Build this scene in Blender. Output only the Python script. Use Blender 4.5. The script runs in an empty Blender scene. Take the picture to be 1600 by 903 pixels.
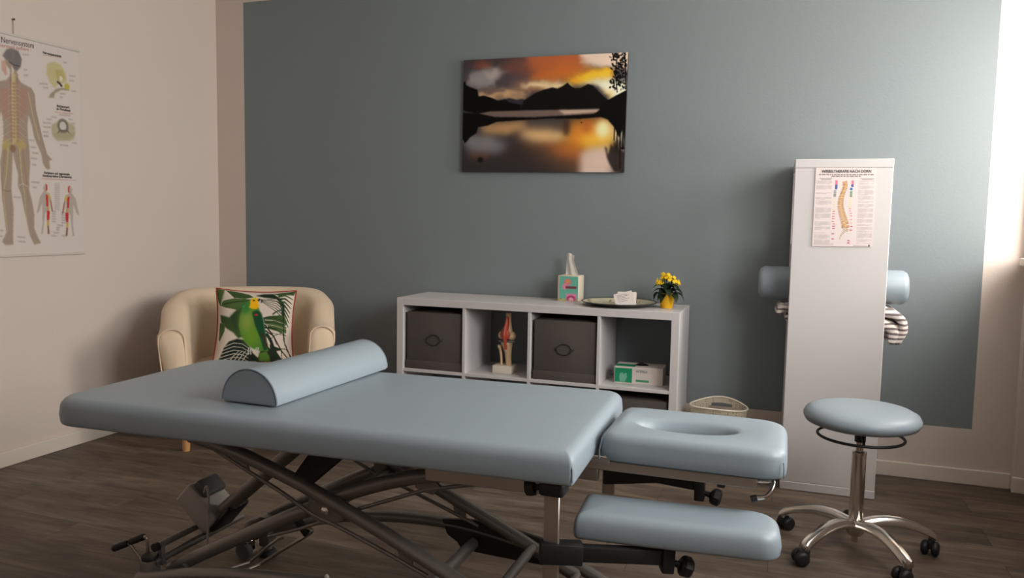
import bpy, bmesh, math, random
import numpy as np
from mathutils import Vector, Matrix
random.seed(7); np.random.seed(7)
SC = bpy.context.scene
COL = SC.collection
PI = math.pi
rad = math.radians

# ------------------------------------------------------------------ camera
F_PX = 1218.42
CAM = Vector((3.3959, -4.0433, 1.182))
yaw, pitch, roll = 0.3388, -0.0872, 0.0173
_cy, _sy, _cp, _sp = math.cos(yaw), math.sin(yaw), math.cos(pitch), math.sin(pitch)
FW = Vector((-_sy*_cp, _cy*_cp, _sp)); RT = Vector((_cy, _sy, 0)); UP = RT.cross(FW)
_r = RT*math.cos(roll) + UP*math.sin(roll); UP = -RT*math.sin(roll) + UP*math.cos(roll); RT = _r
cam_d = bpy.data.cameras.new('camera'); cam = bpy.data.objects.new('camera', cam_d); COL.objects.link(cam)
cam_d.sensor_width = 36.0; cam_d.lens = F_PX*36.0/1600.0; cam_d.clip_start = 0.02
cam.matrix_world = Matrix(((RT.x, UP.x, -FW.x, CAM.x), (RT.y, UP.y, -FW.y, CAM.y), (RT.z, UP.z, -FW.z, CAM.z), (0, 0, 0, 1)))
SC.camera = cam

def ray(u, v): return FW + RT*((u-800)/F_PX) - UP*((v-451.5)/F_PX)
def at_x(u, v, X): d = ray(u, v); return CAM + d*((X-CAM.x)/d.x)
def at_y(u, v, Y): d = ray(u, v); return CAM + d*((Y-CAM.y)/d.y)

# ------------------------------------------------------------------ world and light
SKY_STRENGTH = 2.2
WIN_FAR_W = 77.0
WIN_NEAR_W = 76.0
EXPOSURE = 0.0
w = bpy.data.worlds.new('sky'); SC.world = w; w.use_nodes = True
bg = w.node_tree.nodes['Background']; bg.inputs[0].default_value = (0.80, 0.90, 1.0, 1); bg.inputs[1].default_value = SKY_STRENGTH
def area_light(name, loc, rot, sx, sy, power, color):
    d = bpy.data.lights.new(name, 'AREA'); d.shape = 'RECTANGLE'; d.size = sx; d.size_y = sy; d.energy = power; d.color = color
    o = bpy.data.objects.new(name, d); COL.objects.link(o); o.location = loc; o.rotation_euler = rot
    return o
# daylight standing outside the two windows of the right-hand wall
WIN = [(-1.62, -0.16, 1.06, 2.30), (-3.20, -1.78, 1.06, 2.30)]      # y0, y1, z0, z1
area_light('daylight_far_window', (5.02, -0.62, 1.78), (0, rad(86), rad(-12)), 1.4, 1.0, WIN_FAR_W, (1.0, 0.93, 0.84))
area_light('daylight_near_window', (5.0, -2.42, 1.80), (0, rad(48), rad(-34)), 1.4, 1.4, WIN_NEAR_W, (1.0, 0.965, 0.92))
vs = SC.view_settings
vs.view_transform = 'Standard'; vs.look = 'None'; vs.gamma = 1.0; vs.use_curve_mapping = False; vs.exposure = EXPOSURE
SC.display_settings.display_device = 'sRGB'

# ------------------------------------------------------------------ colours and materials
def lin(c):
    c = np.asarray(c, float)/255.0
    return np.where(c <= 0.04045, c/12.92, ((c+0.055)/1.055)**2.4)
def L4(c): return tuple(float(x) for x in lin(c)) + (1.0,)
MATS = {}
def mat(name, rgb, rough=0.5, metal=0.0, noise=0.0, nscale=30.0, bump=0.0, bscale=200.0, spec=0.5, sheen=0.0, trans=0.0, alpha=1.0):
    if name in MATS: return MATS[name]
    m = bpy.data.materials.new(name); m.use_nodes = True; nt = m.node_tree; b = nt.nodes['Principled BSDF']
    b.inputs['Roughness'].default_value = rough; b.inputs['Metallic'].default_value = metal
    b.inputs['Specular IOR Level'].default_value = spec
    if sheen: b.inputs['Sheen Weight'].default_value = sheen
    if trans: b.inputs['Transmission Weight'].default_value = trans
    if alpha < 1: b.inputs['Alpha'].default_value = alpha
    tc = nt.nodes.new('ShaderNodeTexCoord')
    if noise:
        n = nt.nodes.new('ShaderNodeTexNoise'); n.inputs['Scale'].default_value = nscale; n.inputs['Detail'].default_value = 4
        nt.links.new(tc.outputs['Object'], n.inputs['Vector'])
        mx = nt.nodes.new('ShaderNodeMix'); mx.data_type = 'RGBA'
        c = lin(rgb)
        mx.inputs[6].default_value = tuple(c*(1-noise))+(1,); mx.inputs[7].default_value = tuple(np.minimum(c*(1+noise), 1))+(1,)
        nt.links.new(n.outputs['Fac'], mx.inputs[0]); nt.links.new(mx.outputs[2], b.inputs['Base Color'])
    else:
        b.inputs['Base Color'].default_value = L4(rgb)
    if bump:
        n2 = nt.nodes.new('ShaderNodeTexNoise'); n2.inputs['Scale'].default_value = bscale; n2.inputs['Detail'].default_value = 3
        nt.links.new(tc.outputs['Object'], n2.inputs['Vector'])
        bp = nt.nodes.new('ShaderNodeBump'); bp.inputs['Strength'].default_value = bump; bp.inputs['Distance'].default_value = 0.002
        nt.links.new(n2.outputs['Fac'], bp.inputs['Height']); nt.links.new(bp.outputs['Normal'], b.inputs['Normal'])
    MATS[name] = m
    return m
def print_mat(name, rough=0.5, spec=0.3):
    m = bpy.data.materials.new(name); m.use_nodes = True; nt = m.node_tree; b = nt.nodes['Principled BSDF']
    b.inputs['Roughness'].default_value = rough; b.inputs['Specular IOR Level'].default_value = spec
    a = nt.nodes.new('ShaderNodeAttribute'); a.attribute_name = 'ink'
    nt.links.new(a.outputs['Color'], b.inputs['Base Color'])
    return m

M_WALL = mat('white_wall_paint', (214, 201, 192), 0.9, noise=0.015, nscale=3, bump=0.25, bscale=90, spec=0.2)
M_TEAL = mat('teal_wall_paint', (126, 135, 138), 0.75, noise=0.02, nscale=3, bump=0.25, bscale=90, spec=0.3)
M_CEIL = mat('white_ceiling_paint', (236, 232, 226), 0.95)
M_BASE = mat('white_baseboard', (222, 212, 200), 0.5)
M_WHITE = mat('white_laminate', (208, 204, 204), 0.38, noise=0.01, nscale=5)
M_VINYL = mat('light_blue_vinyl', (142, 155, 164), 0.42, noise=0.02, nscale=6, bump=0.12, bscale=700)
M_SEAM = mat('blue_vinyl_seam', (108, 120, 130), 0.5)
M_TAUPE = mat('taupe_coated_steel', (128, 121, 115), 0.35, metal=0.45)
M_STEEL = mat('brushed_steel', (178, 170, 162), 0.35, metal=0.9)
M_CHROME = mat('chrome', (225, 220, 214), 0.12, metal=1.0)
M_ALU = mat('polished_aluminium', (205, 198, 190), 0.22, metal=1.0)
M_BLACK = mat('black_plastic', (22, 22, 23), 0.5)
M_RUBBER = mat('black_rubber', (26, 26, 27), 0.75)
M_GREYPL = mat('grey_motor_plastic', (172, 165, 160), 0.5)
M_CREAM = mat('cream_upholstery', (228, 206, 178), 0.9, noise=0.03, nscale=120, bump=0.3, bscale=500, sheen=0.2, spec=0.15)
M_WOOD = mat('light_beech', (201, 150, 96), 0.5, noise=0.12, nscale=25)
M_BOX = mat('grey_card_box', (82, 74, 70), 0.8, noise=0.05, nscale=160)
M_BOXD = mat('dark_box_ring', (48, 46, 46), 0.5)
M_RED = mat('red_piping', (150, 44, 38), 0.7)

# floor: grey brown vinyl planks running along X
def floor_mat():
    m = bpy.data.materials.new('grey_oak_vinyl_planks'); m.use_nodes = True; nt = m.node_tree; b = nt.nodes['Principled BSDF']
    N = nt.nodes.new; Lk = nt.links.new
    tc = N('ShaderNodeTexCoord')
    mp = N('ShaderNodeMapping'); mp.inputs['Location'].default_value = (0.37, 0.055, 0); Lk(tc.outputs['Object'], mp.inputs[0])
    br = N('ShaderNodeTexBrick'); br.offset = 0.37; br.offset_frequency = 2
    br.inputs['Scale'].default_value = 1.0; br.inputs['Brick Width'].default_value = 1.25; br.inputs['Row Height'].default_value = 0.18
    br.inputs['Mortar Size'].default_value = 0.0012; br.inputs['Mortar Smooth'].default_value = 0.3; br.inputs['Bias'].default_value = 0.0
    br.inputs['Color1'].default_value = (0, 0, 0, 1); br.inputs['Color2'].default_value = (1, 1, 1, 1); br.inputs['Mortar'].default_value = (0.5, 0.5, 0.5, 1)
    Lk(mp.outputs[0], br.inputs[0])
    # offset the grain per plank
    ad = N('ShaderNodeVectorMath'); ad.operation = 'MULTIPLY_ADD'
    Lk(br.outputs['Color'], ad.inputs[0]); ad.inputs[1].default_value = (7, 3, 5); Lk(tc.outputs['Object'], ad.inputs[2])
    def noise(scale, detail, rgh=0.6, dist=0.0):
        q = N('ShaderNodeMapping'); q.inputs['Scale'].default_value = scale; Lk(ad.outputs[0], q.inputs[0])
        n = N('ShaderNodeTexNoise'); n.inputs['Scale'].default_value = 1.0; n.inputs['Detail'].default_value = detail; n.inputs['Roughness'].default_value = rgh
        n.inputs['Distortion'].default_value = dist
        Lk(q.outputs[0], n.inputs['Vector']); return n
    n1 = noise((2.2, 14, 1), 6, 0.65, 0.6); n2 = noise((10, 120, 1), 3); n3 = noise((3.5, 7, 1), 3)
    r1 = N('ShaderNodeValToRGB'); e = r1.color_ramp.elements
    e[0].position = 0.28; e[0].color = L4((70, 59, 50)); e[1].position = 0.75; e[1].color = L4((138, 122, 107))
    x = r1.color_ramp.elements.new(0.5); x.color = L4((102, 89, 78))
    Lk(n1.outputs['Fac'], r1.inputs[0])
    mx = N('ShaderNodeMix'); mx.data_type = 'RGBA'; mx.blend_type = 'MULTIPLY'; mx.inputs[0].default_value = 0.55
    r2 = N('ShaderNodeValToRGB'); r2.color_ramp.elements[0].position = 0.3; r2.color_ramp.elements[0].color = (0.5, 0.48, 0.46, 1); r2.color_ramp.elements[1].position = 0.62
    Lk(n2.outputs['Fac'], r2.inputs[0]); Lk(r1.outputs[0], mx.inputs[6]); Lk(r2.outputs[0], mx.inputs[7])
    mx2 = N('ShaderNodeMix'); mx2.data_type = 'RGBA'; mx2.blend_type = 'MULTIPLY'; mx2.inputs[0].default_value = 0.7
    r3 = N('ShaderNodeValToRGB'); r3.color_ramp.elements[0].position = 0.25; r3.color_ramp.elements[0].color = (0.45, 0.42, 0.40, 1); r3.color_ramp.elements[1].position = 0.42
    Lk(n3.outputs['Fac'], r3.inputs[0]); Lk(mx.outputs[2], mx2.inputs[6]); Lk(r3.outputs[0], mx2.inputs[7])
    mx4 = N('ShaderNodeMix'); mx4.data_type = 'RGBA'; mx4.blend_type = 'MULTIPLY'; mx4.inputs[0].default_value = 1.0
    r4 = N('ShaderNodeValToRGB'); r4.color_ramp.elements[0].color = (0.80, 0.80, 0.80, 1); r4.color_ramp.elements[1].color = (1.12, 1.1, 1.08, 1)
    Lk(br.outputs['Color'], r4.inputs[0]); Lk(mx2.outputs[2], mx4.inputs[6]); Lk(r4.outputs[0], mx4.inputs[7])
    mx3 = N('ShaderNodeMix'); mx3.data_type = 'RGBA'; mx3.inputs[7].default_value = L4((46, 38, 33))
    Lk(br.outputs['Fac'], mx3.inputs[0]); Lk(mx4.outputs[2], mx3.inputs[6])
    Lk(mx3.outputs[2], b.inputs['Base Color'])
    b.inputs['Roughness'].default_value = 0.5; b.inputs['Specular IOR Level'].default_value = 0.35
    bp = N('ShaderNodeBump'); bp.inputs['Strength'].default_value = 0.15; bp.inputs['Distance'].default_value = 0.002
    Lk(n2.outputs['Fac'], bp.inputs['Height']); Lk(bp.outputs[0], b.inputs['Normal'])
    return m
M_FLOOR = floor_mat()

# ------------------------------------------------------------------ mesh helpers
def _finish(bm, name, mats, smooth_angle=40):
    bmesh.ops.recalc_face_normals(bm, faces=bm.faces[:])
    me = bpy.data.meshes.new(name); bm.to_mesh(me); bm.free()
    for m in (mats if isinstance(mats, (list, tuple)) else [mats]): me.materials.append(m)
    if smooth_angle:
        me.polygons.foreach_set('use_smooth', [True]*len(me.polygons))
        me.set_sharp_from_angle(angle=rad(smooth_angle))
    return me
def obj(name, bm, mats, parent=None, world=False, smooth=40, label=None):
    """link a bmesh as one mesh object; world=True when the bmesh is in room coordinates"""
    if world and parent is not None: bm.transform(WM[root_of(parent)].inverted())
    me = _finish(bm, name, mats, smooth)
    o = bpy.data.objects.new(name, me); COL.objects.link(o)
    if parent is not None: o.parent = parent
    if label: o['label'] = label
    return o
WM = {}
def root_of(o):
    while o.parent is not None: o = o.parent
    return o.name
def tag(o, label, cat, group=None):
    o['label'] = label; o['category'] = cat
    if group: o['group'] = group
    return o
def thing(name, label, cat, loc=(0, 0, 0), rotz=0.0, group=None):
    o = bpy.data.objects.new(name, None); o.empty_display_size = 0.05; COL.objects.link(o)
    o.location = loc; o.rotation_euler = (0, 0, rotz)
    WM[o.name] = Matrix.Translation(loc) @ Matrix.Rotation(rotz, 4, 'Z')
    return tag(o, label, cat, group)
def struct(name, bm, mats, smooth=None):
    o = obj(name, bm, mats, smooth=smooth); o['kind'] = 'structure'; return o
def new(): return bmesh.new()
def xf(bm, vs, M):
    if M is not None: bmesh.ops.transform(bm, matrix=M, verts=vs)
def box(bm, x0, x1, y0, y1, z0, z1, bev=0.0, seg=2, M=None, mi=0):
    t = bmesh.new()
    bmesh.ops.create_cube(t, size=1)
    bmesh.ops.transform(t, matrix=Matrix.Translation(((x0+x1)/2, (y0+y1)/2, (z0+z1)/2)) @ Matrix.Diagonal((x1-x0, y1-y0, z1-z0, 1)), verts=t.verts[:])
    if bev: bmesh.ops.bevel(t, geom=t.edges[:], offset=bev, segments=seg, affect='EDGES', profile=0.5)
    merge(bm, t, M, mi)
def merge(bm, t, M=None, mi=None):
    if M is not None: bmesh.ops.transform(t, matrix=M, verts=t.verts[:])
    if mi is not None:
        for f in t.faces: f.material_index = mi
    me = bpy.data.meshes.new('tmp'); t.to_mesh(me); t.free(); bm.from_mesh(me); bpy.data.meshes.remove(me)
def tube(bm, pts, r, seg=12, caps=True, closed=False, flat=None):
    """round (or elliptic: flat=(a,b)) tube along points; r may be a list"""
    P = [Vector(p) for p in pts]; n = len(P)
    rs = r if isinstance(r, (list, tuple)) else [r]*n
    rings = []; up = None
    for i in range(n):
        if closed: t = (P[(i+1) % n]-P[i-1])
        else: t = (P[min(i+1, n-1)]-P[max(i-1, 0)])
        t.normalize()
        if up is None:
            up = Vector((0, 0, 1)) if abs(t.z) < 0.9 else Vector((1, 0, 0))
        a = t.cross(up)
        if a.length < 1e-6: a = t.orthogonal()
        a.normalize(); b2 = a.cross(t); b2.normalize(); up = b2
        fa, fb = flat if flat else (1, 1)
        rings.append([bm.verts.new(P[i] + a*(math.cos(2*PI*k/seg)*rs[i]*fa) + b2*(math.sin(2*PI*k/seg)*rs[i]*fb)) for k in range(seg)])
    m = n if closed else n-1
    for i in range(m):
        A, B = rings[i], rings[(i+1) % n]
        for k in range(seg): bm.faces.new((A[k], A[(k+1) % seg], B[(k+1) % seg], B[k]))
    if caps and not closed:
        bm.faces.new(rings[0][::-1]); bm.faces.new(rings[-1])
def lathe(bm, prof, seg=32, M=None, cap=True):
    t = bmesh.new(); rings = []
    for (r, z) in prof:
        rings.append([t.verts.new((r*math.cos(2*PI*k/seg), r*math.sin(2*PI*k/seg), z)) for k in range(seg)])
    for i in range(len(rings)-1):
        for k in range(seg): t.faces.new((rings[i][k], rings[i][(k+1) % seg], rings[i+1][(k+1) % seg], rings[i+1][k]))
    if cap:
        t.faces.new(rings[0][::-1]); t.faces.new(rings[-1])
    merge(bm, t, M)
def prism(bm, pts, d0, d1, axis='y', bev=0.0, M=None, seg=2):
    """polygon pts in the plane normal to axis, extruded d0..d1"""
    t = bmesh.new()
    def v(p, d):
        if axis == 'y': return (p[0], d, p[1])
        if axis == 'x': return (d, p[0], p[1])
        return (p[0], p[1], d)
    a = [t.verts.new(v(p, d0)) for p in pts]; b = [t.verts.new(v(p, d1)) for p in pts]
    t.faces.new(a[::-1]); t.faces.new(b); n = len(pts)
    for i in range(n): t.faces.new((a[i], a[(i+1) % n], b[(i+1) % n], b[i]))
    if bev:
        bmesh.ops.recalc_face_normals(t, faces=t.faces[:])
        bmesh.ops.bevel(t, geom=[e for e in t.edges if e.calc_face_angle(0) > 0.6], offset=bev, segments=seg, affect='EDGES')
    merge(bm, t, M)
def smooth_path(pts, n=8):
    """Catmull-Rom through points"""
    P = [Vector(p) for p in pts]; out = []
    for i in range(len(P)-1):
        p0, p1, p2, p3 = P[max(i-1, 0)], P[i], P[i+1], P[min(i+2, len(P)-1)]
        for k in range(n):
            t = k/n
            out.append(0.5*((2*p1)+(p2-p0)*t+(2*p0-5*p1+4*p2-p3)*t*t+(3*p1-p0-3*p2+p3)*t**3))
    out.append(P[-1]); return out
def pad(bm, x0, x1, y0, y1, z0, z1, r, rc=0.04, crown=0.006, nx=26, ny=14, M=None, rb=None):
    """upholstered pad: rounded top and bottom edges, rounded plan corners, slightly crowned top"""
    rb = r*0.6 if rb is None else rb
    t = bmesh.new()
    cx, cy, hx, hy = (x0+x1)/2, (y0+y1)/2, (x1-x0)/2, (y1-y0)/2
    def ring(inset, z):
        # rounded rectangle loop
        pts = []; ax, ay = hx-inset, hy-inset; RC = rc if isinstance(rc, (list, tuple)) else [rc]*4
        for (sx, sy, a0, c0) in ((1, 1, 0, RC[0]), (-1, 1, 90, RC[1]), (-1, -1, 180, RC[2]), (1, -1, 270, RC[3])):
            c = min(max(c0-inset*0.5, 0.005), .85*min(ax, ay))
            for k in range(7):
                a = rad(a0+90*k/6)
                pts.append((cx+sx*(ax-c)+c*math.cos(a), cy+sy*(ay-c)+c*math.sin(a), z))
        # subdivide straight runs
        out = []
        for i, p in enumerate(pts):
            q = pts[(i+1) % len(pts)]; d = math.dist(p, q); out.append(p)
            if i % 7 == 6:
                m = nx if i in (6, 20) else ny
                for j in range(1, m): out.append(tuple(p[k]+(q[k]-p[k])*j/m for k in range(3)))
        return out
    loops = []
    for k in range(4): a = PI/2*k/4; loops.append(ring(rb*(1-math.sin(a)), z0+rb*(1-math.cos(a))))
    loops.append(ring(0, z0+rb))
    loops.append(ring(-0.002, (z0+rb+z1-r)/2))
    for k in range(7): a = PI/2*k/6; loops.append(ring(r*(1-math.cos(a)), z1-r+r*math.sin(a)))
    for f in (0.12, 0.3, 0.55, 0.8):
        hmin = min(hx, hy)-r
        loops.append(ring(r+hmin*f, z1+crown*math.sin(f*PI/2)))
    V = [[t.verts.new(p) for p in l] for l in loops]; n = len(V[0])
    for i in range(len(V)-1):
        for k in range(n): t.faces.new((V[i][k], V[i][(k+1) % n], V[i+1][(k+1) % n], V[i+1][k]))
    t.faces.new(V[0][::-1]); t.faces.new(V[-1])
    merge(bm, t, M)
def sphere(bm, c, r, sc=(1, 1, 1), u=16, v=10, M=None):
    t = bmesh.new(); bmesh.ops.create_uvsphere(t, u_segments=u, v_segments=v, radius=r)
    bmesh.ops.transform(t, matrix=Matrix.Translation(c) @ Matrix.Diagonal((*sc, 1)), verts=t.verts[:]); merge(bm, t, M)
def text_bm(s, size, M, align='LEFT', depth=0.0, bold=0.0):
    cu = bpy.data.curves.new('t', 'FONT'); cu.body = s; cu.size = size; cu.align_x = align; cu.extrude = depth; cu.offset = bold; cu.resolution_u = 3
    o = bpy.data.objects.new('t', cu); COL.objects.link(o)
    dg = bpy.context.evaluated_depsgraph_get(); me = bpy.data.meshes.new_from_object(o.evaluated_get(dg))
    bpy.data.objects.remove(o); bpy.data.curves.remove(cu)
    bm = bmesh.new(); bm.from_mesh(me); bpy.data.meshes.remove(me); bm.transform(M); return bm

# ------------------------------------------------------------------ painter for printed pictures (fills a colour attribute)
class Ink:
    def __init__(s, w, h, bgc): s.w, s.h = w, h; s.a = np.zeros((h, w, 3)); s.a[:] = bgc
    def mask(s, pts):
        P = np.asarray(pts, float)*[s.w, s.h]; x0, y0 = np.floor(P.min(0)).astype(int)-1; x1, y1 = np.ceil(P.max(0)).astype(int)+2
        x0, y0, x1, y1 = max(x0, 0), max(y0, 0), min(x1, s.w), min(y1, s.h)
        if x1 <= x0 or y1 <= y0: return None
        acc = np.zeros((y1-y0, x1-x0))
        for (ox, oy) in ((.25, .25), (.75, .25), (.25, .75), (.75, .75)):
            X, Y = np.meshgrid(np.arange(x0, x1)+ox, np.arange(y0, y1)+oy); ins = np.zeros(X.shape, bool); n = len(P)
            for i in range(n):
                ax, ay = P[i]; bx, by = P[(i+1) % n]
                if ay == by: continue
                c = ((ay > Y) != (by > Y)) & (X < (bx-ax)*(Y-ay)/(by-ay)+ax); ins ^= c
            acc += ins*0.25
        return acc, x0, y0, x1, y1
    def poly(s, pts, c, al=1.0, blur=0):
        m = s.mask(pts)
        if m is None: return
        k, x0, y0, x1, y1 = m
        if blur:
            full = np.zeros((s.h, s.w)); full[y0:y1, x0:x1] = k; k = gblur(full, blur); x0 = y0 = 0; x1, y1 = s.w, s.h
        k = (k*al)[..., None]; s.a[y0:y1, x0:x1] = s.a[y0:y1, x0:x1]*(1-k)+np.asarray(c, float)*k
    def ell(s, cx, cy, rx, ry, c, al=1.0, blur=0, rot=0, n=28):
        pts = []
        for i in range(n):
            t = 2*PI*i/n; x, y = rx*math.cos(t), ry*math.sin(t)*s.h/s.w; q = math.cos(rot), math.sin(rot)
            pts.append((cx+x*q[0]-y*q[1], cy+(x*q[1]+y*q[0])*s.w/s.h))
        s.poly(pts, c, al, blur)
    def line(s, pts, wd, c, al=1.0, w1=None, blur=0):
        """wd is a fraction of the width"""
        P = [np.array([p[0]*s.w, p[1]*s.h], float) for p in pts]; wd *= s.w; w1 = wd if w1 is None else w1*s.w
        lf, rt = [], []
        for i in range(len(P)):
            t = P[min(i+1, len(P)-1)]-P[max(i-1, 0)]; t = t/(np.linalg.norm(t)+1e-9); nn = np.array([-t[1], t[0]])
            hw = (wd+(w1-wd)*i/max(1, len(P)-1))/2
            lf.append(P[i]+nn*hw); rt.append(P[i]-nn*hw)
        s.poly([(p[0]/s.w, p[1]/s.h) for p in lf+rt[::-1]], c, al, blur)
    def rect(s, x0, y0, x1, y1, c, al=1.0, blur=0): s.poly([(x0, y0), (x1, y0), (x1, y1), (x0, y1)], c, al, blur)
def gblur(a, sg):
    r = int(3*sg)+1; k = np.exp(-0.5*(np.arange(-r, r+1)/sg)**2); k /= k.sum()
    for ax in (0, 1):
        pw = [(0, 0), (0, 0)]; pw[ax] = (r, r); b = np.pad(a, pw, mode='edge'); out = np.zeros_like(a)
        for i, q in enumerate(k): out += q*(b[i:i+a.shape[0], :] if ax == 0 else b[:, i:i+a.shape[1]])
        a = out
    return a
def ink_grid(name, ink, fn, m, parent, world=False, label=None):
    """grid mesh, one vertex per ink cell, fn(u, v) -> point (u right, v down)"""
    h, w_ = ink.h, ink.w
    vs_ = [fn(i/(w_-1), j/(h-1)) for j in range(h) for i in range(w_)]
    if world and parent is not None:
        inv = WM[root_of(parent)].inverted(); vs_ = [tuple(inv @ Vector(p)) for p in vs_]
    fs = [(j*w_+i, (j+1)*w_+i, (j+1)*w_+i+1, j*w_+i+1) for j in range(h-1) for i in range(w_-1)]
    me = bpy.data.meshes.new(name); me.from_pydata(vs_, [], fs)
    at = me.attributes.new('ink', 'FLOAT_COLOR', 'POINT')
    c = np.ones((h*w_, 4)); c[:, :3] = lin(np.clip(ink.a, 0, 255).reshape(-1, 3)); at.data.foreach_set('color', c.ravel())
    me.materials.append(m); me.polygons.foreach_set('use_smooth', [True]*len(me.polygons))
    o = bpy.data.objects.new(name, me); COL.objects.link(o); o.parent = parent
    if label: o['label'] = label
    return o
def quadmap(TL, TR, BL, BR):
    """map a pixel of a quad to its (u, v) (inverse bilinear, iterated)"""
    TL, TR, BL, BR = [np.array(q, float) for q in (TL, TR, BL, BR)]
    def f(x, y):
        u, v = 0.5, 0.5; p = np.array([x, y], float)
        for _ in range(12):
            cur = TL*(1-u)*(1-v)+TR*u*(1-v)+BL*(1-u)*v+BR*u*v
            du = (TR-TL)*(1-v)+(BR-BL)*v; dv = (BL-TL)*(1-u)+(BR-TR)*u
            d = np.linalg.solve(np.array([du, dv]).T, p-cur); u += d[0]; v += d[1]
        return (u, v)
    return f

# ================================================================== THE ROOM
RX, RY, RZ = 4.60, -4.95, 2.62
b = new(); box(b, -0.15, RX+0.3, RY-0.15, 0.15, -0.1, 0.0); struct('floor', b, M_FLOOR)
b = new(); box(b, -0.15, RX+0.3, RY-0.15, 0.15, RZ, RZ+0.1); struct('ceiling', b, M_CEIL)
b = new(); box(b, -0.12, 0, RY, 0.0, 0, RZ); struct('wall_left', b, M_WALL)
b = new(); box(b, -0.12, RX+0.3, RY-0.12, RY, 0, RZ); struct('wall_front', b, M_WALL)
# back wall with the teal field painted on it
b = new()
mx0, mx1, mz0, mz1 = 0.2054, 4.2346, 0.2592, 2.4755
xs = [-0.12, mx0, mx1, RX+0.3]; zs = [0, mz0, mz1, RZ]
grid = [[b.verts.new((x, 0, z)) for x in xs] for z in zs]
for j in range(3):
    for i in range(3):
        f = b.faces.new((grid[j][i], grid[j][i+1], grid[j+1][i+1], grid[j+1][i])); f.material_index = 1 if (i == 1 and j == 1) else 0
t = new(); box(t, -0.12, RX+0.3, 0.0005, 0.12, 0, RZ); merge(b, t, None, 0)
struct('wall_back', b, [M_WALL, M_TEAL])
# right wall with two window openings
b = new()
ys = [RY, WIN[1][0], WIN[1][1], WIN[0][0], WIN[0][1], 0.0]
box(b, RX, RX+0.3, RY, 0, 0, WIN[0][2]); box(b, RX, RX+0.3, RY, 0, WIN[0][3], RZ)
for (a, c) in ((ys[0], ys[1]), (ys[2], ys[3]), (ys[4], ys[5])): box(b, RX, RX+0.3, a, c, WIN[0][2], WIN[0][3])
struct('wall_right', b, M_WALL)
# shallow boxing beside the right corner
b = new(); box(b, 4.40, RX, -0.05, 0.0, 0, RZ, 0.003, 1); struct('trim_1', b, M_WALL)
M_FRAME = mat('white_window_frame', (235, 235, 232), 0.35)
for i, (y0, y1, z0, z1) in enumerate(WIN):
    b = new()
    for (a, c, d, e) in ((y0, y1, z0, z0+.06), (y0, y1, z1-.06, z1), (y0, y0+.06, z0, z1), (y1-.06, y1, z0, z1), ((y0+y1)/2-.05, (y0+y1)/2+.05, z0, z1)):
        box(b, RX+.12, RX+.18, a, c, d, e, 0.006, 1)
    struct('window_%d' % (i+1), b, M_FRAME)
    b = new(); box(b, 4.36, RX+.12, y0-.06 if i else y0-.1, y1+.06 if i else -0.055, 1.022, 1.058, 0.006, 2); struct('trim_%d' % (i+2), b, M_BASE)
BH, BT = 0.072, 0.014
def base(x0, x1, y0, y1):
    q = new(); box(q, x0, x1, y0, y1, 0, BH, 0.004, 2); return q
struct('baseboard_left', base(0, BT, RY, 0), M_BASE)
struct('baseboard_back', base(BT, 4.40, -BT, 0), M_BASE)
q = new(); box(q, 4.393, RX, -0.05-BT, -0.05, 0, BH, 0.004, 2); struct('baseboard_corner', q, M_BASE)
struct('baseboard_right', base(RX-BT, RX, RY, -0.064), M_BASE)
struct('baseboard_front', base(0, RX, RY, RY+BT), M_BASE)

# ================================================================== TREATMENT TABLE
NY, FY = -2.20, -1.83
TT = thing('treatment_table', 'light blue padded treatment table with face hole, arm rests and taupe scissor base', 'treatment table', (2.2, -2.02, 0))
ROT = Matrix.Translation((2.2, -2.025, 0)) @ Matrix.Rotation(rad(2.2), 4, 'Z') @ Matrix.Translation((-2.2, 2.025, 0))
b = new(); pad(b, 1.402, 2.945, -2.39, -1.665, 0.578, 0.656, 0.030, (.045, .085, .085, .012), 0.004, M=ROT, rb=0.008)
mp_ = obj('main_pad', b, M_VINYL, TT, True, 60)
b = new()
tube(b, [ROT @ Vector(p) for p in ((2.935, -2.382, 0.637), (2.9425, -2.389, 0.618), (2.943, -2.3895, 0.588))], 0.0014, 6)
obj('corner_seam', b, M_SEAM, mp_, True)
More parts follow.
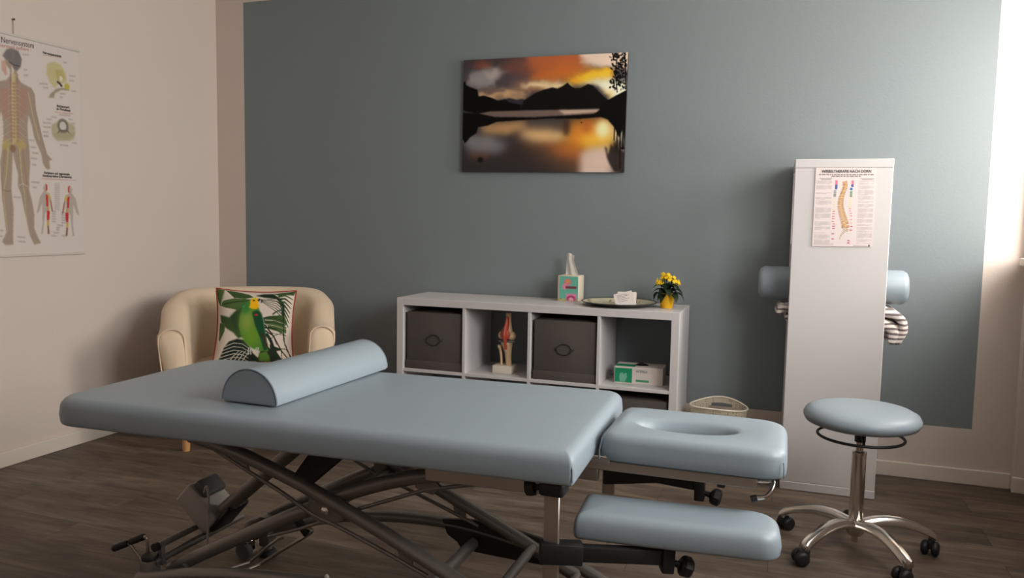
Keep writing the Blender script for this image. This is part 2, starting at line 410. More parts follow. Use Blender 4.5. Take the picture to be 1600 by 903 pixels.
# head pad with a face opening
def head_pad():
    t = bmesh.new(); n = 72
    cx, cy, hx, hy, zt, zb = 3.190, -1.955, 0.228, 0.168, 0.646, 0.574
    ox, oy = -0.028, 0.005; ax, ay = 0.118, 0.052
    def outer(inset, z):
        out = []
        for k in range(n):
            a = 2*PI*k/n; c, s = math.cos(a), math.sin(a)
            e = 14.0 if c < 0 else (9.0 if s < 0 else 6.0)
            rr = 1/((abs(c)/(hx-inset))**e+(abs(s)/(hy-inset))**e)**(1/e)
            out.append((cx+rr*c, cy+rr*s, z))
        return out
    def inner(g, z): return [(cx+ox+(ax+g)*math.cos(2*PI*k/n), cy+oy+(ay+g)*math.sin(2*PI*k/n), z) for k in range(n)]
    def mixr(A, B, f, dz=0): return [tuple(a[i]*(1-f)+b_[i]*f+(dz if i == 2 else 0) for i in range(3)) for a, b_ in zip(A, B)]
    loops = [inner(0.0, zb+.004), inner(-0.004, zb+.02), inner(-0.002, zb+.04)]
    for k in range(1, 6): a = PI/2*k/5; loops.append(inner(0.030*(1-math.cos(a)), zt-.034+.030*math.sin(a)))
    o_in = outer(0.024, zt); i_o = inner(0.030, zt-.004)
    for f in (.3, .6, .85): loops.append(mixr(i_o, o_in, f, 0.003))
    for k in range(0, 7): a = PI/2*k/6; loops.append(outer(0.024*(1-math.sin(a)), zt-.024+.024*math.cos(a)))
    loops.append(outer(-0.001, (zt+zb)/2-.01)); loops.append(outer(0.0, zb+.006)); loops.append(outer(0.003, zb+.001)); loops.append(outer(0.014, zb))
    V = [[t.verts.new(p) for p in l] for l in loops]; m = len(V)
    for i in range(m):
        A, B = V[i], V[(i+1) % m]
        for k in range(n): t.faces.new((A[k], A[(k+1) % n], B[(k+1) % n], B[k]))
    return t
hp = obj('head_pad', head_pad(), M_VINYL, TT, True, 70)
b = new(); tube(b, [(3.409, -2.112, .618), (3.411, -2.115, .60), (3.411, -2.115, .580)], 0.0014, 6); obj('corner_seam', b, M_SEAM, hp, True)
b = new(); tube(b, [(2.968, -2.112, .632), (2.9635, -2.1195, .60), (2.9635, -2.1195, .577)], 0.002, 6); obj('corner_seam', b, M_SEAM, hp, True)
# under-frame of the top
b = new()
for y in (NY, FY): box(b, 1.70, 2.90, y-.02, y+.02, .535, .580, .004, 1)
for x in (1.75, 2.25, 2.86): box(b, x-.02, x+.02, FY, NY, .535, .578) if False else box(b, x-.02, x+.02, NY, FY, .538, .578, .003, 1)
obj('top_frame', b, M_TAUPE, TT, True)
b = new(); box(b, 2.555, 2.90, -2.335, -2.327, .532, .578, .002, 1, M=ROT); box(b, 2.60, 2.64, -2.33, NY, .55, .57, M=ROT); box(b, 2.80, 2.84, -2.33, NY, .55, .57, M=ROT)
obj('accessory_rail', b, M_STEEL, TT, True)
b = new(); box(b, 1.50, 1.53, -2.28, -2.24, .548, .58, .004); tube(b, [(1.56, -2.26, .565), (1.61, -2.26, .563)], .011, 12); tube(b, [(1.52, -2.26, .566), (1.58, -2.26, .566)], .006)
obj('edge_clip', b, M_BLACK, TT, True)

def arm_path(pts, y): return smooth_path([(x, y, z) for x, z in pts], 6)
A_PTS = [(1.735, .522), (1.81, .510), (1.922, .486), (2.037, .452), (2.14, .418), (2.265, .370), (2.386, .322), (2.579, .238), (2.72, .173), (2.84, .115)]
B_PTS = [(1.62, .075), (1.692, .118), (1.825, .190), (1.964, .262), (2.075, .318), (2.17, .362), (2.247, .403), (2.346, .443), (2.444, .475), (2.54, .497), (2.62, .520)]
RAIL = [(1.565, .070), (1.68, .098), (1.79, .122), (1.963, .148), (2.18, .166), (2.40, .172), (2.60, .160), (2.80, .130), (2.94, .085), (2.99, .055)]
for y, lab in ((NY, 'near'), (FY, 'far')):
    dz = 0.0 if y == NY else 0.035
    b = new(); tube(b, smooth_path([(x+(0.0 if y == NY else 0.13*(1-min(1, max(0, (x-1.565)/1.0)))), y-.045 if y == NY else y+.03, z+dz*math.sin(PI*min(1, max(0, (x-1.565)/1.4)))) for x, z in RAIL], 6), .021, 14, flat=(1.0, .9))
    rail = obj('base_rail', b, M_TAUPE, TT, True)
    b = new(); tube(b, arm_path(A_PTS, y), .020, 16)
    # thin truss strap below the arm with gusset plates
    arm = obj('scissor_arm', b, M_TAUPE, TT, True)
    b = new()
    tube(b, smooth_path([(1.825, y-.004, .492), (1.93, y-.004, .447), (2.05, y-.004, .397), (2.16, y-.004, .345), (2.24, y-.004, .322), (2.386, y-.004, .273), (2.52, y-.004, .225)], 5), .006, 8)
    prism(b, [(1.895, .492), (1.93, .480), (1.945, .440), (1.92, .448), (1.90, .460)], y-.005, y+.003); prism(b, [(2.42, .310), (2.47, .290), (2.475, .245), (2.44, .252)], y-.005, y+.003)
    obj('truss', b, M_TAUPE, arm, True)
    b = new(); tube(b, arm_path(B_PTS, y+.03), .021, 16)
    arm2 = obj('scissor_arm', b, M_TAUPE, TT, True)
    b = new()
    tube(b, [(1.99, y+.022, .243), (2.10, y+.022, .283), (2.18, y+.022, .318), (2.30, y+.022, .372), (2.50, y+.022, .452), (2.66, y+.022, .490)], .0055, 8)
    prism(b, [(2.475, .478), (2.52, .487), (2.545, .468), (2.525, .442), (2.49, .447), (2.47, .458)], y+.018, y+.026)
    obj('truss', b, M_TAUPE, arm2, True)
    b = new(); prism(b, [(2.145, .385), (2.19, .408), (2.25, .395), (2.262, .345), (2.235, .325), (2.19, .318), (2.155, .335)], y-.006, y+.022, bev=.003)
    pv = obj('pivot_plate', b, M_TAUPE, TT, True)
    b = new(); lathe(b, [(.012, 0), (.012, .006), (.008, .010), (.0, .011)], 16, Matrix.Translation((2.205, y-.006, .363)) @ Matrix.Rotation(rad(90), 4, 'X')); obj('bolt', b, M_CHROME, pv, True)
    # feet
    fx = 1.585 if y == NY else 1.725; fy = y-.02 if y == NY else y
    for k, (xx) in enumerate((fx, 2.96)):
        b = new(); box(b, xx-.022, xx+.022, fy-.024, fy+.024, .035, .125 if (y == NY or k) else .145, .008, 2); lathe(b, [(.014, .02), (.014, .04)], 14, Matrix.Translation((xx, fy, 0)))
        ft = obj('leg', b, M_TAUPE, TT, True)
        b = new(); lathe(b, [(.030, 0), (.031, .012), (.024, .022), (.012, .024)], 20, Matrix.Translation((xx, fy, 0))); obj('rubber_foot', b, M_RUBBER, ft, True)
        if y == NY and k == 0:
            b = new(); lathe(b, [(.024, .125), (.025, .132), (.022, .138), (.0, .139)], 20, Matrix.Translation((xx, fy, 0))); obj('cap', b, M_BLACK, ft, True)
# cross tubes of the base
for (p, q, r) in (((1.60, NY-.02, .115), (1.60, FY+.02, .115), .012), ((1.69, NY, .105), (1.69, FY+.03, .105), .010), ((2.70, NY, .185), (2.70, FY+.03, .185), .015), ((2.50, NY, .165), (2.50, FY, .165), .019),
                  ((2.205, NY+.02, .363), (2.205, FY, .363), .016), ((1.78, NY, .515), (1.78, FY, .515), .014), ((2.84, NY, .118), (2.84, FY, .118), .014)):
    b = new(); tube(b, [p, q], r, 14); obj('cross_tube', b, M_TAUPE, TT, True)
b = new(); tube(b, [(1.604, -2.21, .163), (1.56, -1.97, .137)], .0105, 12); prism(b, [(1.592, .16), (1.610, .168), (1.616, .10), (1.602, .098)], -2.20, -2.185)
br_ = obj('brake_bar', b, M_TAUPE, TT, True)
b = new(); lathe(b, [(.0, 0), (.013, .001), (.013, .016), (.0, .017)], 16, Matrix.Translation((1.607, -2.226, .165)) @ Matrix.Rotation(rad(-90), 4, 'X')); obj('end_cap', b, M_BLACK, br_, True)
# tapered dark plate joining far rail and cross tube
b = new(); prism(b, [(2.385, .222), (2.50, .235), (2.62, .225), (2.74, .205), (2.80, .165), (2.77, .125), (2.60, .128), (2.455, .133), (2.44, .155), (2.405, .175)], FY+.01, FY+.028, bev=.003)
obj('base_plate', b, mat('dark_steel', (52, 48, 46), .5, metal=.4), TT, True)
# motor and lifting column
MM = Matrix.Translation((1.575, -1.95, .205)) @ Matrix.Rotation(rad(-48), 4, 'Y')
b = new(); box(b, -.042, .042, -.062, .062, -.078, .078, .010, 3, M=MM)
mo = obj('motor', b, M_GREYPL, TT, True)
b = new(); box(b, .040, .068, -.045, .05, .005, .068, .008, 2, M=MM); obj('gear_housing', b, mat('dark_grey_plastic', (84, 80, 77), .5), mo, True)
b = new(); box(b, -.02, .10, -.055, .05, -.094, -.074, .010, 2, M=MM); obj('end_housing', b, M_BLACK, mo, True)
b = new(); tube(b, [(1.66, -1.97, .205), (1.80, -1.97, .325), (1.97, -1.97, .47)], .024, 16); tube(b, [(1.95, -1.97, .45), (2.06, -1.97, .535)], .014, 12)
obj('lifting_column', b, mat('grey_actuator', (128, 120, 112), .4, metal=.5), TT, True)
b = new(); prism(b, [(1.86, .30), (1.93, .285), (2.12, .45), (2.16, .535), (2.02, .535), (1.95, .42)], -1.90, -1.88, bev=.004); obj('lift_bracket', b, mat('dark_steel', (52, 48, 46)), TT, True)
b = new(); tube(b, smooth_path([(1.62, -2.02, .275), (1.64, -2.03, .30), (1.655, -2.04, .27), (1.66, -2.05, .19), (1.665, -2.06, .12)], 6), .004, 8); obj('motor_cable', b, M_GREYPL, TT, True)
# foot lever: two grips on bent rods, kick bars, castor
b = new(); tube(b, smooth_path([(1.500, -2.20, .158), (1.548, -2.20, .181), (1.556, -2.20, .165), (1.559, -2.20, .085)], 4), .0055, 10); tube(b, [(1.487, -2.20, .148), (1.556, -2.20, .085)], .005, 10)
tube(b, [(1.42, -2.20, .122), (1.486, -2.20, .150)], .005, 8)
pd = obj('foot_lever', b, M_STEEL, TT, True)
for (p, q) in (((1.418, -2.20, .1215), (1.479, -2.20, .1505)), ((1.487, -2.20, .1545), (1.545, -2.20, .1815))):
    b = new(); tube(b, [p, Vector(p).lerp(Vector(q), .08), Vector(p).lerp(Vector(q), .92), q], [.008, .0105, .0105, .008], 14); obj('grip', b, M_RUBBER, pd, True)
b = new(); tube(b, smooth_path([(1.784, -2.0, .055), (1.868, -2.0, .131), (1.90, -1.98, .15)], 4), .005, 8); tube(b, smooth_path([(1.825, -2.0, .056), (1.92, -2.0, .123), (2.01, -2.0, .185), (2.018, -2.0, .20), (2.0, -2.0, .205)], 5), .0055, 8)
tube(b, [(1.784, -2.0, .055), (1.70, NY, .06)], .005, 8); tube(b, [(1.825, -2.0, .056), (1.78, NY, .06)], .005, 8)
obj('kick_bar', b, M_STEEL, TT, True)
b = new(); box(b, -.012, .012, -.008, .008, -.045, .045, .004, 2, M=Matrix.Translation((1.975, -2.0, .215)) @ Matrix.Rotation(rad(48), 4, 'Y') @ Matrix.Rotation(rad(90), 4, 'Y')); obj('pedal_link', b, M_BLACK, TT, True)
b = new(); box(b, 1.635, 1.70, -1.90, -1.84, .062, .070, .002, 1); box(b, 1.650, 1.656, -1.89, -1.85, .025, .065, .001, 1); box(b, 1.682, 1.688, -1.89, -1.85, .025, .065, .001, 1)
box(b, 1.66, 1.70, -1.86, FY, .060, .10, .002, 1)
ca = obj('castor', b, M_CHROME, TT, True)
b = new(); lathe(b, [(.008, -.012), (.026, -.012), (.030, -.008), (.030, .008), (.026, .012), (.008, .012)], 24, Matrix.Translation((1.669, -1.885, .030)) @ Matrix.Rotation(rad(90), 4, 'X')); obj('wheel', b, mat('castor_grey', (96, 96, 96), .4), ca, True)
b = new(); sphere(b, (2.236, NY-.050, .192), .0075, (1, .5, 1.2), 10, 8); obj('sticker', b, mat('white_sticker', (225, 222, 215), .5), TT, True)
# head frame with hinge and release lever
b = new()
for y in (-2.108, -1.810):
    box(b, 2.915, 3.352, y-.006, y+.006, .546, .572, .002, 1)
    box(b, 2.90, 2.99, y-.010, y-.004, .566, .584, .002, 1)
box(b, 3.335, 3.352, -2.108, -1.810, .555, .574, .002, 1); box(b, 2.94, 2.97, -2.108, -1.810, .555, .574, .002, 1); box(b, 2.84, 2.95, -2.07, -2.05, .50, .575, .003, 1); box(b, 2.84, 2.95, -1.86, -1.84, .50, .575, .003, 1)
box(b, 2.885, 2.985, -2.095, -2.091, .545, .552)
hf = obj('head_frame', b, M_STEEL, TT, True)
b = new(); tube(b, [(2.842, -2.105, .533), (2.918, -2.120, .566)], .010, 8); lathe(b, [(.0, 0), (.009, .001), (.009, .006), (.0, .008)], 14, Matrix.Translation((2.918, -2.115, .566)) @ Matrix.Rotation(rad(90), 4, 'X')); obj('hinge', b, M_STEEL, hf, True)
b = new(); tube(b, smooth_path([(3.30, -2.06, .548), (3.37, -2.06, .552), (3.386, -2.06, .556), (3.388, -2.075, .545), (3.375, -2.09, .525), (3.348, -2.095, .518)], 5), .0055, 10)
lv = obj('release_lever', b, M_CHROME, hf, True)
b = new(); tube(b, [(3.258, -2.06, .543), (3.352, -2.06, .549)], .008, 10); tube(b, [(3.352, -2.094, .5185), (3.338, -2.097, .514)], .0085, 12); box(b, 3.255, 3.275, -2.075, -2.055, .525, .56, .003); obj('grip', b, M_BLACK, lv, True)

def arm_rest(side):
    """post, black swivel arm with clamp knob, padded rest"""
    near = side < 0
    py, px, zt = (-2.30, 2.893, .395) if near else (-1.72, 2.905, .402)
    b = new(); box(b, px-.019, px+.019, py-.006, py+.006, .20 if near else .344, .55, .002, 1)
    post = obj('arm_rest_post', b, M_STEEL, TT, True)
    b = new(); box(b, px-.028, px+.035, py-.03, py+.03, .535, .572, .010, 3); box(b, px-.01, px+.03, py-.025, py+.03, .565, .60, .006, 2)
    if near: lathe(b, [(.008, 0), (.010, .02), (.021, .024), (.023, .034), (.021, .046), (.0, .048)], 10, Matrix.Translation((px-.018, py-.005, .553)) @ Matrix.Rotation(rad(-100), 4, 'Y'))
    obj('clamp', b, M_BLACK, post, True)
    ex, ey, ez = (3.152, -2.195, zt-.012) if near else (3.178, -1.72, zt+.002)
    d = Vector((ex-px, ey-py, ez-zt)); ln = d.length; ang = math.atan2(d.y, d.x); tilt = math.asin(d.z/ln)
    MA = Matrix.Translation((px, py, zt)) @ Matrix.Rotation(ang, 4, 'Z') @ Matrix.Rotation(-tilt, 4, 'Y')
    b = new()
    if near:
        box(b, -.028, .075, -.022, .022, -.028, .022, .004, 2, M=MA); box(b, .05, ln, -.013, .013, -.022, .016, .003, 2, M=MA)
    else:
        prism(b, [(-.015, .030), (.28, .028), (.28, -.012), (.15, -.002), (-.015, -.027)], -.013, .013, bev=.003, M=MA)
    box(b, ln-.012, ln+.018, -.02, .02, -.040, .028, .004, 2, M=MA)
    arm = obj('arm_rest_arm', b, M_BLACK, TT, True)
    b = new(); lathe(b, [(.007, 0), (.009, .018), (.020, .022), (.026, .03), (.026, .046), (.018, .052), (.0, .053)], 7, MA @ Matrix.Translation((ln+.015, 0, -.018)) @ Matrix.Rotation(rad(105), 4, 'Y')); obj('knob', b, M_BLACK, arm, True, 25)
    b = new(); lathe(b, [(.016, .0), (.016, .012), (.024, .014), (.024, .024)] if not near else [(.016, .0), (.016, .012), (.024, .014), (.024, .0135+.009)], 18, Matrix.Translation((ex, ey, ez+.02))); obj('swivel', b, M_STEEL, arm, True)
    MP = Matrix.Translation((3.165, -2.145, 0)) @ Matrix.Rotation(rad(4.5), 4, 'Z') if near else Matrix.Translation((3.16, -1.66, 0))
    zp = .408 if near else .516
    b = new(); pad(b, -.240 if near else -.20, .245 if near else .20, -.085, .085, zp if near else zp-.06, zp+.068 if near else zp+.008, .030, (.06, .012, .012, .05), .004, 18, 8, M=MP, rb=.010)
    obj('arm_rest_pad', b, M_VINYL, TT, True, 60)
    if near:
        b = new(); tube(b, [(3.012, -2.165, .410), (3.006, -2.19, .392)], .007, 10); obj('pad_bolt', b, M_CHROME, TT, True)
arm_rest(-1); arm_rest(1)

# half round bolster on the table
HB = thing('half_round_bolster', 'light blue half round positioning roll lying across the treatment table', 'bolster', (2.005, -1.965, 0.661), rad(-1.0))
b = new(); R_ = .093; hh = .098; n = 28; prof = [(-R_, 0.004)]+[(R_*math.cos(PI-PI*k/n), .006+(hh-.006)*math.sin(PI*k/n)) for k in range(n+1)]+[(R_, 0.004), (R_-.006, 0), (-R_+.006, 0)]
prism(b, prof, -.305, .305, bev=.004)
hb = obj('roll_cover', b, M_VINYL, HB)
for y in (-.304, .304):
    b = new(); tube(b, [(R_*.99*math.cos(PI-PI*k/n), y, .006+(hh-.006)*.99*math.sin(PI*k/n)) for k in range(n+1)], .0022, 8); obj('piping', b, M_SEAM, hb)

# ================================================================== STOOL
ST = thing('swivel_stool', 'round light blue swivel stool on a chrome five star base with castors', 'stool', (3.675, -1.0, 0))
b = new(); lathe(b, [(.0, .462), (.10, .462), (.165, .466), (.188, .475), (.197, .490), (.198, .500), (.190, .516), (.165, .529), (.11, .536), (.04, .538), (.0, .538)], 56, cap=False); obj('seat', b, M_VINYL, ST, smooth=80)
b = new(); tube(b, [(.146*math.cos(2*PI*k/48), .146*math.sin(2*PI*k/48), .425) for k in range(48)], .0052, 10, closed=True)
for a in (150, 270, 30): tube(b, smooth_path([(.146*math.cos(rad(a)), .146*math.sin(rad(a)), .425), (.11*math.cos(rad(a)), .11*math.sin(rad(a)), .437), (.04*math.cos(rad(a)), .04*math.sin(rad(a)), .450)], 4), .005, 8)
obj('height_ring', b, M_BLACK, ST)
b = new(); lathe(b, [(.024, .43), (.03, .455), (.09, .463)], 20); lathe(b, [(.019, .405), (.019, .435)], 20); obj('seat_mount', b, M_BLACK, ST)
b = new(); lathe(b, [(.0135, .36), (.0135, .42)], 20); obj('piston', b, M_CHROME, ST)
b = new(); lathe(b, [(.024, .098), (.0245, .365), (.020, .370), (.014, .371)], 32); lathe(b, [(.025, .358), (.0255, .368), (.015, .371)], 24)
obj('column', b, M_CHROME, ST)
b = new(); lathe(b, [(.020, .055), (.030, .065), (.036, .085), (.036, .105), (.030, .116), (.0, .117)], 28); lathe(b, [(.011, .03), (.011, .06)], 14)
hubo = obj('base_hub', b, M_ALU, ST)
for k in range(5):
    a = rad(-130+72*k); c, s = math.cos(a), math.sin(a)
    b = new()
    P = smooth_path([(.022, 0, .098), (.08, 0, .112), (.15, 0, .112), (.21, 0, .098), (.262, 0, .076), (.280, 0, .064)], 5); n = len(P)
    rings = []
    for i, p in enumerate(P):
        t_ = i/(n-1); hw = .026-.006*t_; ht = .022-.006*t_
        rings.append([b.verts.new((p.x, hw*x, p.z+ht*z)) for x, z in ((-1, -.5), (-.95, .2), (-.55, .75), (-.28, .62), (.28, .62), (.55, .75), (.95, .2), (1, -.5), (.6, -.75), (-.6, -.75))])
    for i in range(n-1):
        m_ = len(rings[0])
        for j in range(m_): b.faces.new((rings[i][j], rings[i][(j+1) % m_], rings[i+1][(j+1) % m_], rings[i+1][j]))
    b.faces.new(rings[0][::-1]); b.faces.new(rings[-1])
    lathe(b, [(.012, .050), (.014, .068), (.0, .069)], 16, Matrix.Translation((.270, 0, 0)))
    b.transform(Matrix.Rotation(a, 4, 'Z'))
    lg = obj('base_leg', b, M_ALU, ST, smooth=50)
    b = new(); MC = Matrix.Rotation(a, 4, 'Z') @ Matrix.Translation((.270, 0, 0)) @ Matrix.Rotation(rad((200, 215, 250, 120, 40)[k])-a, 4, 'Z')
    for yy in (-.017, .017): lathe(b, [(.006, -.012), (.018, -.012), (.0245, -.007), (.0262, 0), (.0245, .007), (.018, .012), (.006, .012)], 22, MC @ Matrix.Translation((.016, yy, .0262)) @ Matrix.Rotation(rad(90), 4, 'X'))
    box(b, -.016, .026, -.010, .010, .022, .056, .006, 2, M=MC); lathe(b, [(.009, .04), (.009, .056)], 12, Matrix.Rotation(a, 4, 'Z') @ Matrix.Translation((.270, 0, 0)))
    obj('castor', b, M_BLACK, lg)

# ================================================================== LOW SHELF UNIT
KX, KY0, KY1 = 1.4676, -.392, -.016
T1, T2 = .038, .016
SH = thing('shelf_unit', 'low white cube shelf unit of eight compartments against the teal wall', 'shelf', (KX+.735, -.2, 0))
b = new(); box(b, KX+T1, KX+1.47-T1, KY0, KY1, .732, .77, .0015, 1); obj('top_board', b, M_WHITE, SH, True, None)
b = new(); box(b, KX+T1, KX+1.47-T1, KY0, KY1, 0, .038, .0015, 1); obj('bottom_board', b, M_WHITE, SH, True, None)
for x in (KX, KX+1.47-T1):
    b = new(); box(b, x, x+T1, KY0, KY1, 0, .77, .0015, 1); obj('side_panel', b, M_WHITE, SH, True, None)
CW = (1.47-2*T1-3*T2)/4
for k in range(3):
    x = KX+T1+CW*(k+1)+T2*k
    b = new(); box(b, x, x+T2, KY0+.002, KY1, .038, .732, .001, 1); obj('divider', b, M_WHITE, SH, True, None)
for k in range(4):
    x = KX+T1+(CW+T2)*k
    b = new(); box(b, x, x+CW, KY0+.002, KY1, .381, .397, .001, 1); obj('shelf_board', b, M_WHITE, SH, True, None)
def comp(k): return KX+T1+(CW+T2)*k
def storage_box(k, z, label):
    x0 = comp(k); cx = x0+CW/2; W, D, H = .316, .345, .300
    o = thing('storage_box', label, 'storage box', (cx+.004, KY0+.012+D/2, z), 0, 'grey storage boxes in the shelf')
    b = new(); box(b, -W/2, W/2, -D/2+.004, D/2, 0.001, H, .003, 2)
    obj('body', b, M_BOX, o)
    b = new(); box(b, -W/2-.004, W/2+.004, -D/2, D/2+.003, .0, .044, .003, 2); obj('bottom_band', b, M_BOX, o)
    b = new(); zc = H*.53
    tube(b, [(.037*math.cos(2*PI*i/36), -D/2-.003, zc+.027*math.sin(2*PI*i/36)) for i in range(36)], .0028, 8, closed=True)
    for s in (-1, 1): box(b, s*.040-.007, s*.040+.007, -D/2-.004, -D/2+.006, zc-.006, zc+.006, .002, 1)
    obj('ring_handle', b, M_BOXD, o)
storage_box(0, .397, 'dark grey lidded storage box in the upper left compartment, beside the armchair')
storage_box(2, .397, 'dark grey storage box between the knee model and the glove box compartments')
storage_box(3, .038, 'dark grey storage box in the lower compartment beneath the glove box')

# knee joint model
KN = thing('knee_joint_model', 'anatomical knee joint model with red tendon on a white block base', 'anatomical model', (2.035, -.275, .397))
M_BONE = mat('bone_plastic', (222, 190, 150), .5, noise=.05, nscale=60); M_TEND = mat('red_tendon', (190, 74, 52), .5, noise=.06, nscale=50); M_LIG = mat('grey_cartilage', (120, 130, 130), .5)
b = new(); box(b, -.052, .052, -.045, .045, 0, .040, .003, 2); obj('base_block', b, mat('ivory_block', (226, 216, 200), .5), KN)
def bone(bm, pts): tube(bm, smooth_path([p[:3] for p in pts], 4), [r for i in range(len(pts)-1) for r in [pts[i][3]+(pts[i+1][3]-pts[i][3])*k/4 for k in range(4)]]+[pts[-1][3]], 16)
b = new(); bone(b, [(.022, 0, .038, .015), (.020, 0, .075, .016), (.018, 0, .105, .018), (.014, 0, .135, .025), (.012, 0, .152, .032), (.012, 0, .160, .030)]); obj('shin_bone', b, M_BONE, KN)
b = new(); bone(b, [(-.016, -.005, .038, .006), (-.018, -.005, .08, .006), (-.023, -.005, .118, .0075), (-.028, -.005, .134, .011), (-.027, -.005, .142, .008)]); obj('calf_bone', b, M_BONE, KN)
b = new(); bone(b, [(.018, 0, .310, .014), (.017, 0, .27, .015), (.014, 0, .238, .022), (.012, 0, .212, .032)]); sphere(b, (-.012, -.004, .195), .024, (.95, 1.1, 1)); sphere(b, (.036, -.004, .193), .025, (.95, 1.1, 1)); obj('thigh_bone', b, M_BONE, KN)
b = new(); sphere(b, (-.010, -.004, .163), .026, (1, 1, .28)); sphere(b, (.034, -.004, .164), .026, (1, 1, .28)); obj('meniscus', b, M_LIG, KN)
b = new(); tube(b, smooth_path([(.017, -.012, .292), (.015, -.014, .255), (.012, -.024, .222), (.012, -.034, .198), (.012, -.032, .170), (.013, -.024, .145), (.013, -.022, .125)], 4), [.0125+.011*math.sin(PI*min(1, i/17))**1.2 if i < 18 else .012 for i in range(25)], 14, flat=(1.25, .6)); sphere(b, (.012, -.034, .203), .025, (1.05, .55, 1.2)); obj('tendon', b, M_TEND, KN)

# glove box
GB = thing('glove_box', 'white and green cardboard box of disposable gloves in the right shelf compartment', 'glove box', (2.735, -.235, .397), rad(1.5))
b = new(); box(b, -.118, .118, -.062, .062, 0, .085, .0015, 1); gb = obj('carton', b, mat('white_carton', (218, 208, 202), .55), GB)
M_GRN = mat('green_print', (16, 142, 98), .5); M_GRN2 = mat('pale_green_print', (116, 182, 156), .5); M_DGR = mat('dark_green_print', (44, 92, 72), .5)
b = new(); box(b, -.115, -.031, -.0626, -.0618, .006, .076); box(b, -.115, -.02, -.060, .0, .0846, .0855); obj('green_panel', b, M_GRN, gb, smooth=None)
b = new()
prism(b, [(-.090, .008), (-.094, .03), (-.092, .046), (-.088, .052), (-.084, .050), (-.081, .055), (-.076, .053), (-.073, .048), (-.070, .045), (-.064, .052), (-.059, .053), (-.056, .048), (-.058, .040), (-.054, .033), (-.058, .026), (-.062, .016), (-.066, .008)], -.0632, -.0624); obj('glove_picture', b, M_GRN2, gb, smooth=None)
b = new(); box(b, -.012, .052, -.0626, -.0618, .012, .023)
obj('green_strip', b, mat('mid_green_print', (72, 150, 112), .5), gb, smooth=None)
b = text_bm('NITREX', .0165, Matrix.Translation((-.012, -.0628, .0585)) @ Matrix.Rotation(rad(90), 4, 'X')); obj('lettering', b, M_DGR, gb, smooth=None)
b = new(); prism(b, [(-.03+.065*(.5+.5*math.cos(2*PI*k/20))*1.0, .020*math.sin(2*PI*k/20)) for k in range(20)], .0848, .0856, 'z'); obj('opening', b, M_BLACK, gb, smooth=None)
b = new(); tube(b, smooth_path([(-.02, .0, .085), (.0, -.006, .094), (.02, -.004, .092), (.035, .002, .086)], 4), .006, 8, flat=(1.6, .6)); obj('glove', b, M_BLACK, gb)

# tissue box
TB = thing('tissue_box', 'teal and pink printed tissue box with a white tissue standing out', 'tissue box', (2.331, -.092, .77))
b = new(); box(b, -.056, .056, -.056, .056, 0, .134, .003, 2); tb = obj('carton', b, mat('cream_carton', (226, 214, 192), .6), TB)
ink = Ink(60, 72, (104, 178, 158))
ink.rect(0, 0, .07, 1, (206, 160, 150)); ink.rect(0, .9, 1, 1, (170, 176, 120)); ink.ell(.48, .24, .17, .13, (220, 120, 130), blur=1); ink.ell(.50, .20, .09, .07, (214, 150, 80), blur=1); ink.ell(.36, .42, .15, .12, (222, 140, 160), blur=1)
ink.rect(.38, .40, .92, .50, (120, 58, 78), blur=1); ink.rect(.42, .70, .92, .98, (226, 142, 172), blur=1); ink.ell(.66, .90, .22, .13, (176, 56, 108), blur=1); ink.ell(.66, .94, .13, .09, (232, 170, 188), blur=1)
for k in range(30): ink.ell(random.random(), random.random()*.9, .012, .012, (226, 214, 190), .7)
for k in range(14): ink.ell(random.random(), .9+.1*random.random(), .03, .02, (200, 120, 90) if k % 2 else (90, 130, 80), .8)
ink_grid('printed_front', ink, lambda u, v: (-.0535+.107*u, -.0568, .131-.128*v), print_mat('tissue_box_print'), tb)
b = new()
def tissue():
    t = bmesh.new(); rows = []
    for j in range(9):
        f = j/8; z = .132+.112*f; row = []
        for i in range(13):
            g = i/12; wdt = .072-.030*min(1, f*1.4)**1.0; x = -.034+.004*f+(g*wdt); y = .005*math.sin(g*9+f*2)*(1-.3*f)
            row.append(t.verts.new((x+.004, y, z+.006*math.sin(g*5)*f)))
        rows.append(row)
    for j in range(8):
        for i in range(12): t.faces.new((rows[j][i], rows[j][i+1], rows[j+1][i+1], rows[j+1][i]))
    r = bmesh.ops.solidify(t, geom=t.faces[:], thickness=.0015)
    return t
obj('tissue', tissue(), mat('white_tissue', (240, 236, 230), .9), tb, smooth=80)

# tray, card holder, plant
TR = thing('round_tray', 'round dark rimmed tray with pale leaf pattern on the shelf unit', 'tray', (2.612, -.205, .77))
b = new(); lathe(b, [(.0, .002), (.125, .002), (.135, .004), (.186, .0185), (.190, .0215), (.186, .0225), (.180, .0205)], 64, cap=False); lathe(b, [(.125, .0), (.125, .003)], 48); tr = obj('tray_body', b, mat('dark_tray', (46, 36, 32), .35), TR, smooth=60)
ink = Ink(110, 110, (216, 210, 180))
for k in range(46):
    a, r0 = random.random()*2*PI, .47*math.sqrt(random.random()); cx, cy, q = .5+r0*math.cos(a), .5+r0*math.sin(a), random.random()*PI
    ink.ell(cx, cy, .055, .016, random.choice([(120, 122, 92), (96, 84, 66), (170, 160, 120), (150, 120, 90)]), .8, rot=q, blur=.7)
def tray_pt(u, v):
    x, y = 2*u-1, 2*v-1; m_ = max(abs(x), abs(y)); l = math.hypot(x, y); r0 = .182*m_
    if l > 0: x, y = x/l*r0, -y/l*r0
    return (x, y, .0055+max(0, (r0-.125))/.06*.0155)
ink_grid('patterned_face', ink, tray_pt, print_mat('tray_print', .3, .5), tr)
CH = thing('card_holder', 'small clear holder with white business cards standing on the tray', 'card holder', (2.655, -.255, .7765), rad(4))
